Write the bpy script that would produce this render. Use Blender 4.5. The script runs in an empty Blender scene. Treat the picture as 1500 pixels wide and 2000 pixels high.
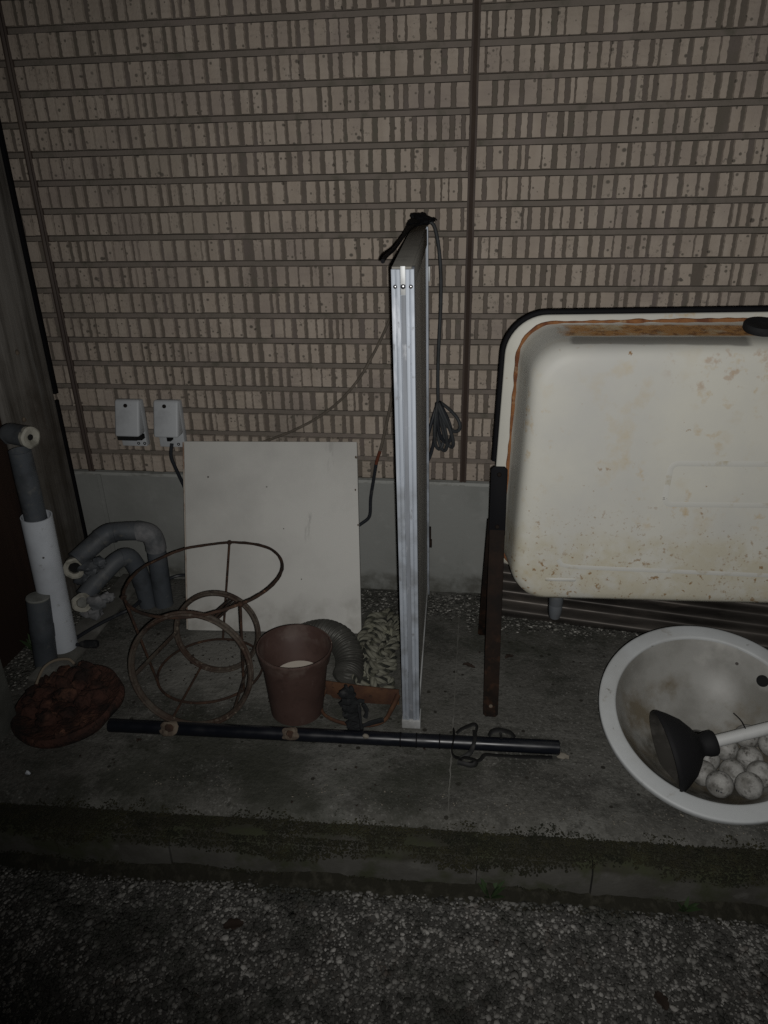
import bpy, bmesh, math, random
import numpy as np
from mathutils import Vector, Matrix, noise as mnoise

random.seed(11)
rng = np.random.default_rng(11)
SC = bpy.context.scene
COL = SC.collection
R = math.radians

# ------------------------------------------------------------------ camera
CAM = Vector((0.02367, -1.5452, 0.9339))
AX = (Vector((0.99191663, 0.12549415, -0.01877806)),
      Vector((-0.03534439, 0.41537597, 0.90896291)),
      Vector((-0.12186948, 0.90095173, -0.41645385)))
cam_d = bpy.data.cameras.new('camera')
cam = bpy.data.objects.new('camera', cam_d)
COL.objects.link(cam)
rot = Matrix((AX[0], AX[1], -AX[2])).transposed()
cam.matrix_world = Matrix.Translation(CAM) @ rot.to_4x4()
cam_d.sensor_fit = 'HORIZONTAL'
cam_d.sensor_width = 36.0
cam_d.lens = 1401.45 / 1500 * 36.0
cam_d.clip_start = 0.01
cam_d.clip_end = 500
SC.camera = cam

# ------------------------------------------------------------------ night sky, flash
W = bpy.data.worlds.new('World')
SC.world = W
W.use_nodes = True
wn = W.node_tree.nodes
wl = W.node_tree.links
sky = wn.new('ShaderNodeTexSky')
sky.sky_type = 'NISHITA'
sky.sun_disc = False
sky.sun_elevation = R(-4)
sky.sun_rotation = R(140)
wl.new(sky.outputs[0], wn['Background'].inputs[0])
wn['Background'].inputs[1].default_value = 0.05

W.cycles.sampling_method = 'NONE'      # a dim even night sky: no need to sample it as a lamp

# the phone's flash, a few centimetres beside the lens: the light this night picture was taken by
fl_d = bpy.data.lights.new('phone_flash', 'SPOT')
fl_d.energy = 45.5
fl_d.color = (1.0, 0.985, 0.955)
fl_d.spot_size = R(117)
fl_d.spot_blend = 1.0
fl_d.shadow_soft_size = 0.004
fl = bpy.data.objects.new('phone_flash', fl_d)
COL.objects.link(fl)
fl.location = CAM + Vector((0.012, 0.0, -0.010))
aim = Vector((0.13, 0.0, 0.51)) - fl.location
fl.rotation_euler = aim.to_track_quat('-Z', 'Y').to_euler()

SC.cycles.use_denoising = False
SC.cycles.sample_clamp_indirect = 1.0
SC.cycles.sample_clamp_direct = 3.0
SC.cycles.max_bounces = 4
SC.cycles.diffuse_bounces = 2
SC.cycles.glossy_bounces = 2
SC.cycles.transmission_bounces = 1
SC.cycles.caustics_reflective = False
SC.cycles.caustics_refractive = False

SC.view_settings.view_transform = 'Standard'
SC.view_settings.look = 'None'
SC.view_settings.exposure = 0.0
SC.view_settings.gamma = 1.0
SC.view_settings.use_curve_mapping = False

# ------------------------------------------------------------------ materials
def mat(name, base, rough=0.7, metal=0.0, layers=(), bump=(), coord='Object', spec=0.3, rlayer=None):
    """base colour with noise ('n') or spot ('v') layers over it, bumps as (scale, strength, distance[, stretch])"""
    m = bpy.data.materials.new(name)
    m.use_nodes = True
    nt = m.node_tree
    N, L = nt.nodes, nt.links
    b = N['Principled BSDF']
    b.inputs['Roughness'].default_value = rough
    b.inputs['Metallic'].default_value = metal
    b.inputs['Specular IOR Level'].default_value = spec
    if coord == 'Position':
        src = N.new('ShaderNodeNewGeometry').outputs['Position']
    else:
        src = N.new('ShaderNodeTexCoord').outputs['Object']

    def coords(stretch, off=0.0):
        mp = N.new('ShaderNodeMapping')
        mp.inputs['Scale'].default_value = stretch or (1, 1, 1)
        mp.inputs['Location'].default_value = (off, off * 1.7, off * .6)
        L.new(src, mp.inputs[0])
        return mp.outputs[0]

    rgb = N.new('ShaderNodeRGB')
    rgb.outputs[0].default_value = (*base, 1)
    cur = rgb.outputs[0]
    for i, ly in enumerate(layers):
        kind, colr, scale, lo, hi = ly[:5]
        opt = ly[5] if len(ly) > 5 else {}
        co = coords(opt.get('stretch'), opt.get('off', 3.1 * (i + 1)))
        if kind == 'n':
            t = N.new('ShaderNodeTexNoise')
            t.inputs['Scale'].default_value = scale
            t.inputs['Detail'].default_value = opt.get('detail', 5)
            t.inputs['Roughness'].default_value = opt.get('rough', .6)
            L.new(co, t.inputs['Vector'])
            val = t.outputs['Fac']
        elif kind == 'cell':
            t = N.new('ShaderNodeTexVoronoi')
            t.inputs['Scale'].default_value = scale
            L.new(co, t.inputs['Vector'])
            sp = N.new('ShaderNodeSeparateColor')
            L.new(t.outputs['Color'], sp.inputs[0])
            val = sp.outputs[0]
        elif kind == 'v':
            t = N.new('ShaderNodeTexVoronoi')
            t.inputs['Scale'].default_value = scale
            t.inputs['Randomness'].default_value = 1.0
            L.new(co, t.inputs['Vector'])
            # spot size differs from cell to cell, many cells have none
            sp = N.new('ShaderNodeSeparateColor')
            L.new(t.outputs['Color'], sp.inputs[0])
            mr0 = N.new('ShaderNodeMapRange')
            mr0.inputs[1].default_value = opt.get('keep', .5)
            mr0.inputs[2].default_value = 1.0
            L.new(sp.outputs[0], mr0.inputs[0])
            sb = N.new('ShaderNodeMath')
            sb.operation = 'MULTIPLY_ADD'
            L.new(mr0.outputs[0], sb.inputs[0])
            sb.inputs[1].default_value = opt.get('size', .3)
            L.new(t.outputs['Distance'], sb.inputs[2])
            # value = size*rand + dist ; want small dist & big rand -> use size*rand - dist
            neg = N.new('ShaderNodeMath')
            neg.operation = 'SUBTRACT'
            mul = N.new('ShaderNodeMath')
            mul.operation = 'MULTIPLY'
            L.new(mr0.outputs[0], mul.inputs[0])
            mul.inputs[1].default_value = opt.get('size', .3)
            L.new(mul.outputs[0], neg.inputs[0])
            L.new(t.outputs['Distance'], neg.inputs[1])
            val = neg.outputs[0]
        elif kind == 'attr':
            t = N.new('ShaderNodeAttribute')
            t.attribute_name = scale
            val = t.outputs['Fac']
        if 'box' in opt:      # a colour layer kept to one area of the thing: (axis, lo, hi, softness) ...
            f = None
            sx = N.new('ShaderNodeSeparateXYZ')
            L.new(src, sx.inputs[0])
            wob = N.new('ShaderNodeTexNoise')
            wob.inputs['Scale'].default_value = opt.get('wob', 30)
            L.new(src, wob.inputs['Vector'])
            for ax, a0, a1, sf in opt['box']:
                ad = N.new('ShaderNodeMath')
                ad.operation = 'MULTIPLY_ADD'
                L.new(wob.outputs['Fac'], ad.inputs[0])
                ad.inputs[1].default_value = sf * 2
                L.new(sx.outputs[ax], ad.inputs[2])
                for e0, e1 in ((a0, a0 + sf), (a1 + sf, a1)):
                    mr = N.new('ShaderNodeMapRange')
                    mr.inputs[1].default_value = e0 + sf
                    mr.inputs[2].default_value = e1 + sf
                    L.new(ad.outputs[0], mr.inputs[0])
                    if f is None:
                        f = mr.outputs[0]
                    else:
                        mm = N.new('ShaderNodeMath')
                        mm.operation = 'MULTIPLY'
                        L.new(f, mm.inputs[0])
                        L.new(mr.outputs[0], mm.inputs[1])
                        f = mm.outputs[0]
            boxf = f
        else:
            boxf = None
        mr = N.new('ShaderNodeMapRange')
        mr.inputs[1].default_value = lo
        mr.inputs[2].default_value = hi
        mr.inputs[4].default_value = opt.get('amount', 1.0)
        L.new(val, mr.inputs[0])
        fac = mr.outputs[0]
        if boxf is not None:
            mm = N.new('ShaderNodeMath')
            mm.operation = 'MULTIPLY'
            L.new(fac, mm.inputs[0])
            L.new(boxf, mm.inputs[1])
            fac = mm.outputs[0]
        if 'mask' in opt:
            sc2, l2, h2 = opt['mask']
            t2 = N.new('ShaderNodeTexNoise')
            t2.inputs['Scale'].default_value = sc2
            L.new(coords(None, 7.7 + i), t2.inputs['Vector'])
            mr2 = N.new('ShaderNodeMapRange')
            mr2.inputs[1].default_value = l2
            mr2.inputs[2].default_value = h2
            L.new(t2.outputs['Fac'], mr2.inputs[0])
            mm = N.new('ShaderNodeMath')
            mm.operation = 'MULTIPLY'
            L.new(fac, mm.inputs[0])
            L.new(mr2.outputs[0], mm.inputs[1])
            fac = mm.outputs[0]
        mx = N.new('ShaderNodeMix')
        mx.data_type = 'RGBA'
        L.new(fac, mx.inputs[0])
        L.new(cur, mx.inputs[6])
        mx.inputs[7].default_value = (*colr, 1)
        cur = mx.outputs[2]
    L.new(cur, b.inputs['Base Color'])
    prev = None
    for i, bp in enumerate(bump):
        t = N.new('ShaderNodeTexNoise')
        t.inputs['Scale'].default_value = bp[0]
        t.inputs['Detail'].default_value = 3
        L.new(coords(bp[3] if len(bp) > 3 else None, 5 + i), t.inputs['Vector'])
        bn = N.new('ShaderNodeBump')
        bn.inputs['Strength'].default_value = bp[1]
        bn.inputs['Distance'].default_value = bp[2]
        L.new(t.outputs['Fac'], bn.inputs['Height'])
        if prev is not None:
            L.new(prev, bn.inputs['Normal'])
        prev = bn.outputs[0]
    if prev is not None:
        L.new(prev, b.inputs['Normal'])
    if rlayer:
        t = N.new('ShaderNodeTexNoise')
        t.inputs['Scale'].default_value = rlayer[0]
        L.new(coords(None, 9.9), t.inputs['Vector'])
        mr = N.new('ShaderNodeMapRange')
        mr.inputs[1].default_value = .3
        mr.inputs[2].default_value = .7
        mr.inputs[3].default_value = rlayer[1]
        mr.inputs[4].default_value = rlayer[2]
        L.new(t.outputs['Fac'], mr.inputs[0])
        L.new(mr.outputs[0], b.inputs['Roughness'])
    return m

M = {}
M['strip'] = mat('siding_strip', (.292, .246, .203), .85, coord='Position', layers=[
    ('n', (.330, .283, .237), 30, .42, .66, {'stretch': (1, .2, .3), 'detail': 2}),
    ('n', (.248, .208, .178), 7, .48, .66, {'detail': 3}),
    ('n', (.165, .142, .118), 150, .58, .68, {'mask': (14, .47, .6), 'detail': 3}),
    ('v', (.095, .082, .068), 44, 0.0, .10, {'stretch': (1, .15, 1.2), 'keep': .6, 'size': .27}),
    ('v', (.12, .104, .085), 105, 0.0, .1, {'stretch': (1, .15, 1), 'keep': .6, 'size': .38}),
    ('n', (.15, .135, .108), 3.2, .52, .72, {'amount': .35, 'detail': 2}),
], bump=[(190, .7, .0018)])
M['siding_mid'] = mat('siding_recess', (.104, .087, .071), .9, coord='Position', layers=[
    ('n', (.118, .098, .086), 12, .45, .65, {'detail': 2}),
    ('n', (.098, .088, .070), 40, .55, .72, {'detail': 3}),
    ('n', (.088, .082, .062), 4, .55, .75, {'amount': .6, 'detail': 2}),
], bump=[(220, .6, .002)])
M['siding_rail'] = mat('siding_rail', (.135, .116, .098), .9, coord='Position', layers=[
    ('n', (.155, .13, .113), 12, .45, .65, {'detail': 2}),
    ('n', (.095, .086, .068), 26, .54, .70, {'detail': 4}),
], bump=[(220, .6, .002)])
M['siding_groove'] = mat('siding_groove', (.05, .043, .034), .95, coord='Position', layers=[
    ('n', (.075, .06, .048), 14, .5, .68)])
M['sealant'] = mat('brown_sealant', (.046, .033, .027), .6, coord='Position', layers=[
    ('n', (.075, .058, .046), 25, .5, .72, {'stretch': (1, 1, .15)})], bump=[(60, .3, .002)])
M['foundation'] = mat('painted_foundation', (.20, .205, .195), .8, coord='Position', layers=[
    ('n', (.15, .155, .145), 5, .42, .7),
    ('n', (.25, .255, .245), 18, .55, .75, {'amount': .6}),
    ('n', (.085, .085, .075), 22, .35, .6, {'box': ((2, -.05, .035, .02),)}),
], bump=[(80, .25, .002)])
M['flashing'] = mat('pale_flashing', (.27, .275, .26), .55, layers=[('n', (.17, .17, .155), 30, .5, .7)])
M['concrete'] = mat('old_concrete', (0.076, 0.074, 0.066), .9, coord='Position', layers=[
    ('n', (0.115, 0.114, 0.104), 5, .48, .68, {'detail': 10}),
    ('n', (0.037, 0.037, 0.032), 8, .50, .62, {'stretch': (1, 1.2, 1), 'detail': 10, 'rough': .7}),
    ('n', (0.130, 0.128, 0.117), 13, .55, .68, {'stretch': (.3, 2.2, 1), 'detail': 10, 'amount': .45}),
    ('n', (0.032, 0.032, 0.027), 45, .55, .66, {'amount': .85, 'mask': (6, .45, .58), 'rough': .75}),
    ('n', (0.036, 0.035, 0.031), 7, .46, .58, {'box': ((1, -.70, -.60, .04), (0, -.1, .42, .12)), 'detail': 10, 'rough': .75, 'amount': .9}),
    ('n', (0.173, 0.171, 0.158), 150, .60, .68, {'mask': (4, .4, .55), 'detail': 3}),
    ('n', (0.036, 0.035, 0.030), 120, .54, .64, {'detail': 4, 'rough': .8, 'amount': .75}),
    ('n', (0.137, 0.135, 0.124), 210, .56, .64, {'detail': 3, 'rough': .8, 'amount': .6}),
    ('n', (0.160, 0.157, 0.143), 5, .3, .5, {'box': ((0, -.63, -.28, .05), (1, -.47, -.22, .05)), 'amount': .8}),
    ('n', (0.043, 0.042, 0.036), 26, .5, .62, {'box': ((1, -.76, -.685, .02),), 'amount': .7}),
    ('v', (0.022, 0.020, 0.016), 60, 0., .04, {'keep': .8, 'size': .3}),
    ('n', (.024, .026, .018), 4, .50, .62, {'detail': 10, 'rough': .7, 'amount': .7}),
], bump=[(18, .6, .005), (110, .9, .0028), (420, .8, .0012)])
M['pale_concrete'] = mat('pale_concrete', (.095, .093, .083), .9, coord='Position', layers=[
    ('n', (.17, .168, .155), 14, .45, .7), ('n', (.08, .078, .068), 30, .55, .7)],
    bump=[(60, .4, .002)])
M['kerb'] = mat('kerb_concrete', (.062, .060, .053), .9, coord='Position', layers=[
    ('n', (.042, .040, .034), 10, .45, .65), ('n', (.08, .078, .07), 35, .55, .7),
    ('n', (.022, .021, .014), 9, .3, .5, {'box': ((2, -.03, .02, .008),), 'amount': .9}),
    ('n', (.03, .034, .016), 16, .48, .62, {'amount': .8})], bump=[(50, .5, .003), (200, .4, .001)])
M['moss'] = mat('dark_moss', (.019, .018, .010), 1.0, coord='Position', layers=[
    ('n', (.030, .028, .013), 30, .45, .65), ('n', (.012, .013, .007), 22, .5, .65),
    ('n', (.12, .115, .10), 170, .68, .74)], bump=[(260, 1.0, .003)])
M['soil'] = mat('ground_bed', (.06, .058, .053), .95, coord='Position', layers=[
    ('n', (.075, .073, .067), 60, .5, .68), ('n', (.028, .027, .024), 8, .5, .7)], bump=[(120, .8, .003)])
M['soil_dark'] = mat('soil_and_shade', (.016, .015, .010), 1.0, coord='Position', layers=[
    ('n', (.032, .030, .022), 60, .5, .65)], bump=[(200, 1.0, .004)])
M['gravel'] = mat('gravel', (.05, .048, .044), .85, coord='Position', spec=.25, layers=[
    ('attr', (.235, .228, .213), 'tone', .1, .9),
    ('attr', (.33, .32, .30), 'tone', .93, 1.0),
    ('n', (.030, .032, .026), 8, .48, .60, {'amount': .85, 'detail': 8}),
    ('n', (.024, .024, .021), 34, .50, .62, {'amount': .85}),
    ('n', (.10, .075, .06), 30, .6, .75, {'amount': .5})])
M['aggregate'] = mat('pebbly_mortar', (.045, .044, .039), .8, coord='Position', layers=[
    ('attr', (.17, .166, .15), 'tone', .2, .8),
    ('attr', (.38, .37, .34), 'tone', .92, 1.0)])
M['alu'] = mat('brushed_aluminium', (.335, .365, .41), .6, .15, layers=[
    ('n', (.26, .285, .32), 10, .42, .65, {'stretch': (2, 2, .2)}),
    ('n', (.44, .46, .50), 45, .58, .72, {'stretch': (1, 1, .3)}),
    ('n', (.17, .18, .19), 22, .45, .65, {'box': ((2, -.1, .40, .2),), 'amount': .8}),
    ('n', (.19, .20, .215), 90, .62, .70, {'stretch': (1, 1, .5)})],
    bump=[(150, .15, .0006, (1, 1, .05))], rlayer=(30, .52, .68))
M['alu_groove'] = mat('shaded_aluminium_groove', (.20, .215, .24), .65, .1, layers=[  # shade of the stile's recess, put into a darker aluminium
    ('n', (.14, .15, .165), 14, .42, .65, {'stretch': (2, 2, .3)}), ('n', (.30, .31, .33), 60, .60, .72, {'stretch': (1, 1, .4)})])
M['alu_worn'] = mat('weathered_aluminium', (.42, .43, .43), .55, .3, layers=[
    ('n', (.25, .25, .24), 20, .45, .7), ('n', (.55, .55, .54), 60, .6, .75)])
M['alu_dark'] = mat('dusty_dark_channel', (.17, .163, .145), .85, .0, layers=[
    ('n', (.12, .113, .1), 30, .5, .7)])
M['panel_grey'] = mat('grey_infill_panel', (.50, .49, .46), .6, .0, layers=[
    ('n', (.32, .31, .28), 12, .4, .7, {'stretch': (1, 1, .25)}),
    ('n', (.6, .6, .58), 25, .6, .75, {'stretch': (1, 1, .1)})])
M['steel'] = mat('bright_screw', (.62, .62, .63), .25, 1.0)
M['board'] = mat('off_white_board', (.45, .445, .42), .65, layers=[
    ('n', (.385, .38, .36), 6, .45, .7),
    ('n', (.25, .245, .23), 34, .69, .76, {'mask': (5, .5, .6)}),
    ('n', (.20, .197, .186), 60, .42, .62, {'box': ((0, .262, .274, .006), (2, .185, .245, .02)), 'amount': .55, 'stretch': (2, 1, .4)}),
    ('n', (.27, .26, .235), 18, .36, .60, {'box': ((2, -.05, .045, .03),), 'amount': .7}),
    ('n', (.28, .275, .26), 50, .5, .64, {'box': ((0, .30, .32, .008), (2, .33, .39, .02)), 'amount': .5, 'stretch': (2, 1, .4)}),
    ('v', (.12, .11, .1), 22, 0.0, .02, {'keep': .86, 'size': .11})], bump=[(220, .12, .0006)])
M['board_edge'] = mat('board_edge', (.33, .30, .26), .7, layers=[
    ('n', (.16, .085, .05), 26, .5, .64, {'stretch': (1, 1, .2)})])
M['white_plastic'] = mat('greyed_white_plastic', (.36, .375, .39), .5, layers=[
    ('n', (.28, .29, .30), 20, .5, .75), ('n', (.2, .2, .19), 60, .64, .76)], bump=[(40, .1, .001)])
M['black'] = mat('black_plastic', (.005, .005, .006), .7, spec=.08)
M['hole'] = mat('dark_inside', (.006, .006, .006), .9)
M['navy_cable'] = mat('black_cable', (.016, .018, .022), .45, layers=[('n', (.05, .05, .05), 40, .6, .75)])
M['grey_cable'] = mat('dusty_cable', (.034, .037, .040), .6, spec=.2, layers=[('n', (.025, .026, .027), 30, .45, .65)])
M['brown_cable'] = mat('brown_cable', (.085, .072, .058), .6, layers=[('n', (.12, .10, .08), 40, .5, .7)])
M['rusty_end'] = mat('rusted_cable_end', (.09, .025, .012), .7)
M['pvc_grey'] = mat('grey_pvc', (.058, .066, .076), .55, layers=[
    ('n', (.085, .09, .095), 8, .45, .68), ('n', (.12, .12, .115), 30, .6, .74),
    ('n', (.035, .038, .042), 14, .52, .7),
    ('n', (.10, .095, .085), 70, .60, .70, {'mask': (9, .45, .6), 'amount': .8})], bump=[(60, .15, .001)])
M['pvc_dust'] = mat('glue_smeared_pvc', (.16, .16, .165), .75, layers=[('n', (.08, .085, .09), 25, .42, .62)])
M['pvc_white'] = mat('white_pvc', (.47, .50, .54), .5, layers=[
    ('n', (.36, .38, .41), 8, .45, .7), ('v', (.06, .055, .05), 26, 0, .02, {'keep': .85, 'size': .14}),
    ('n', (.25, .25, .24), 40, .62, .75)])
M['pvc_edge'] = mat('yellowed_pipe_end', (.30, .29, .25), .75, layers=[('n', (.15, .145, .12), 40, .45, .65)], bump=[(70, .5, .002)])
M['pvc_cap'] = mat('pale_cap', (.17, .175, .165), .7, layers=[('n', (.1, .1, .09), 30, .45, .7)])
M['wood_grey'] = mat('weathered_board', (.15, .14, .126), .9, layers=[
    ('n', (.21, .20, .185), 5, .45, .68, {'stretch': (3, 3, .35)}),
    ('n', (.05, .045, .038), 9, .5, .68, {'stretch': (3, 3, .2)}),
    ('n', (.19, .19, .18), 16, .6, .75, {'stretch': (2, 2, .15)}),
    ('n', (.05, .040, .03), 5, .38, .6, {'box': ((2, -.1, .5, .15),), 'amount': .8})],
    bump=[(40, .5, .002, (3, 3, .15))])
M['wood_dark'] = mat('dark_stained_board', (.022, .011, .007), .85, layers=[
    ('n', (.032, .017, .011), 10, .45, .66, {'stretch': (2, 2, .2)})], bump=[(40, .4, .002, (3, 3, .15))])
M['post_pale'] = mat('pale_grey_post', (.10, .105, .095), .85, layers=[('n', (.06, .062, .055), 12, .4, .65)])
M['rust'] = mat('rusty_iron', (.030, .017, .012), .85, .1, layers=[
    ('n', (.058, .030, .018), 40, .45, .65), ('n', (.018, .014, .011), 18, .5, .68),
    ('n', (.13, .075, .045), 90, .6, .74)], bump=[(180, .7, .0015)])
M['rust_brown'] = mat('grey_brown_rusty_band', (.064, .053, .042), .8, .15, layers=[
    ('n', (.040, .024, .017), 20, .42, .62), ('n', (.12, .105, .085), 60, .6, .75),
    ('n', (.018, .012, .010), 30, .56, .66),
    ('n', (.16, .135, .105), 120, .60, .68, {'mask': (12, .45, .58)})], bump=[(160, .9, .002)])
M['rust_orange'] = mat('orange_rust', (.075, .036, .018), .9, layers=[
    ('n', (.045, .020, .012), 22, .42, .62), ('n', (.105, .055, .025), 50, .58, .74),
    ('n', (.03, .015, .01), 80, .6, .7)], bump=[(160, .6, .001)])
M['leg_iron'] = mat('black_rusting_leg', (.010, .008, .007), .8, .0, coord='Position', spec=.08, layers=[
    ('n', (.019, .012, .009), 18, .4, .62, {'box': ((2, -.2, .26, .12),)}),
    ('n', (.042, .021, .013), 45, .5, .7, {'box': ((2, -.2, .12, .06),)}),
    ('v', (.22, .22, .21), 50, 0., .02, {'keep': .88, 'size': .16})], bump=[(120, .5, .001)])
M['enamel'] = mat('rust_spotted_enamel', (.43, .423, .378), .5, spec=.2, coord='Position', layers=[
    ('n', (.375, .373, .35), 4, .42, .7),
    ('n', (.37, .31, .205), 20, .55, .72, {'amount': .5, 'mask': (4, .45, .6)}),
    ('n', (.36, .28, .17), 38, .58, .70, {'mask': (7, .48, .6), 'amount': .8}),
    ('n', (.20, .115, .05), 62, .665, .70, {'mask': (9, .46, .58)}),
    ('n', (.35, .315, .22), 26, .36, .56, {'box': ((2, .22, .36, .03),), 'amount': .55}),
    ('n', (.20, .125, .06), 85, .60, .66, {'box': ((2, .20, .33, .03),), 'amount': .9}),
    ('n', (.21, .135, .07), 150, .60, .66, {'box': ((2, .20, .40, .05),), 'amount': .6, 'mask': (14, .42, .55), 'detail': 3}),
    ('n', (.24, .125, .05), 40, .56, .64, {'box': ((2, .63, .69, .01), (0, .30, .60, .04)), 'amount': .4}),
    ('n', (.36, .19, .07), 30, .12, .42, {'box': ((2, .68, .80, .004), (1, -.362, -.312, .006), (0, .15, .9, .03)), 'wob': 60}),
    ('n', (.15, .07, .03), 70, .50, .62, {'box': ((2, .68, .80, .004), (1, -.362, -.312, .006), (0, .15, .9, .03)), 'amount': .85}),
    ('n', (.42, .36, .24), 24, .52, .66, {'box': ((2, .68, .80, .004), (1, -.362, -.312, .006), (0, .15, .42, .03)), 'amount': .8}),
    ('n', (.15, .146, .132), 9, .2, .3, {'box': ((2, .67, .80, .004), (1, -.398, -.366, .004), (0, .165, .43, .008)), 'wob': 20, 'amount': .85}),  # grey band along the top wall, close to the face
], bump=[(30, .08, .001)])
M['enamel_line'] = mat('enamel_bead', (.40, .398, .37), .55, spec=.15, layers=[('n', (.31, .28, .21), 40, .55, .7)])
M['rust_line'] = mat('rust_seam', (.19, .082, .03), .9, layers=[
    ('n', (.10, .035, .016), 35, .45, .62), ('n', (.30, .22, .13), 28, .6, .72)], bump=[(150, .7, .0015)])
M['china'] = mat('white_basin_rim', (.38, .395, .40), .5, spec=.25, layers=[
    ('n', (.31, .315, .31), 7, .45, .7), ('n', (.17, .14, .10), 22, .63, .74, {'amount': .8}),
    ('n', (.16, .155, .14), 60, .66, .74)])
M['china_dirty'] = mat('grimy_basin_bowl', (.24, .237, .222), .45, spec=.3, layers=[
    ('n', (.15, .146, .132), 9, .38, .62, {'detail': 8}),
    ('n', (.36, .352, .33), 6, .55, .7),
    ('n', (.115, .095, .065), 12, .46, .62, {'detail': 8, 'amount': .9, 'box': ((2, -.2, -.032, .03),)}),
    ('n', (.055, .05, .04), 20, .38, .60, {'detail': 8, 'box': ((2, -.2, -.075, .025), (1, -.3, .0, .03))}),
    ('v', (.05, .045, .04), 40, 0, .03, {'keep': .84, 'size': .18})], bump=[(60, .12, .001)])
M['chrome'] = mat('drain_ring', (.45, .44, .42), .3, 1.0)
M['rubber'] = mat('matt_black_rubber', (.0075, .0075, .0085), .75, layers=[('n', (.02, .02, .021), 14, .55, .75)], spec=.2)
M['rubber_in'] = mat('dusty_rubber_inside', (.024, .022, .019), .85, layers=[('n', (.06, .056, .05), 20, .5, .7)])
M['handle'] = mat('grey_white_handle', (.40, .405, .40), .5, layers=[
    ('n', (.22, .215, .2), 18, .5, .7), ('n', (.1, .095, .085), 50, .63, .73)])
M['ball'] = mat('dirty_golf_ball', (.26, .256, .244), .55, layers=[
    ('n', (.13, .126, .115), 45, .42, .62), ('n', (.07, .066, .06), 90, .52, .66),
    ('n', (.34, .34, .325), 28, .58, .72)], bump=[(700, .25, .0006)])
M['ink'] = mat('ink_mark', (.015, .02, .03), .6)
M['corrugated'] = mat('dark_corrugated_metal', (.12, .108, .097), .42, .6, layers=[
    ('n', (.04, .036, .033), 10, .42, .65, {'stretch': (.3, 1, 1)}), ('n', (.14, .12, .105), 25, .58, .75, {'stretch': (.3, 1, 1)})],
    rlayer=(20, .42, .62))
M['pot'] = mat('brown_plastic_pot', (.050, .029, .024), .6, layers=[
    ('n', (.064, .039, .033), 12, .45, .7), ('n', (.042, .025, .021), 30, .55, .7),
    ('v', (.25, .2, .17), 40, 0, .02, {'keep': .9, 'size': .13}),
    ('n', (.12, .095, .085), 55, .58, .70, {'mask': (8, .45, .6), 'amount': .6, 'stretch': (1, 1, .4)}),
    ('n', (.10, .075, .064), 30, .45, .62, {'box': ((2, .118, .2, .012),), 'amount': .6})], bump=[(80, .15, .0008)])
M['foam'] = mat('pale_disc', (.48, .44, .38), .8)
M['duct'] = mat('grey_flexible_duct', (.068, .067, .060), .5, .35, layers=[
    ('n', (.045, .044, .039), 20, .42, .65), ('n', (.15, .15, .135), 60, .6, .75)])
M['rope_pale'] = mat('pale_rope_strand', (.14, .138, .110), .9, layers=[
    ('n', (.07, .068, .05), 30, .45, .66), ('n', (.21, .208, .155), 15, .55, .72)], bump=[(220, .8, .0012, (1, 1, 1))])
M['rope_dark'] = mat('rope_gap_shade', (.016, .017, .014), .95, layers=[
    ('n', (.085, .085, .06), 40, .5, .7)], bump=[(220, .8, .0012)])
M['clay'] = mat('red_brown_clay', (.048, .021, .015), .95, layers=[
    ('n', (.018, .010, .008), 24, .44, .60), ('n', (.11, .052, .033), 22, .56, .68),
    ('n', (.012, .009, .008), 14, .55, .68)], bump=[(110, 1.0, .006), (320, .8, .002)])
M['twine'] = mat('beige_twine', (.17, .14, .105), .9)
M['strap_black'] = mat('black_strap', (.008, .008, .008), .6, spec=.2, layers=[('n', (.03, .028, .026), 25, .58, .72)])
M['grey_rubber'] = mat('grey_black_rag', (.012, .013, .014), .85, spec=.15, layers=[('n', (.045, .045, .044), 35, .54, .70)], bump=[(90, .8, .003)])
M['pipe_black'] = mat('glossy_black_pipe', (.005, .006, .009), .3, spec=.35, layers=[('n', (.018, .019, .021), 22, .60, .75, {'stretch': (.3, 1, 1)})],
    rlayer=(25, .2, .45))
M['mud'] = mat('dried_mud', (.13, .105, .08), .95, layers=[('n', (.06, .045, .034), 50, .42, .62)], bump=[(120, .9, .003)])
M['leaf_dead'] = mat('dead_leaf', (.022, .014, .010), .9)
M['chip'] = mat('tan_chip', (.16, .145, .12), .9)
M['weed'] = mat('dark_weed', (.022, .040, .014), .7)

# ------------------------------------------------------------------ mesh helpers
def V(*a):
    return Vector(a)

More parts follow.
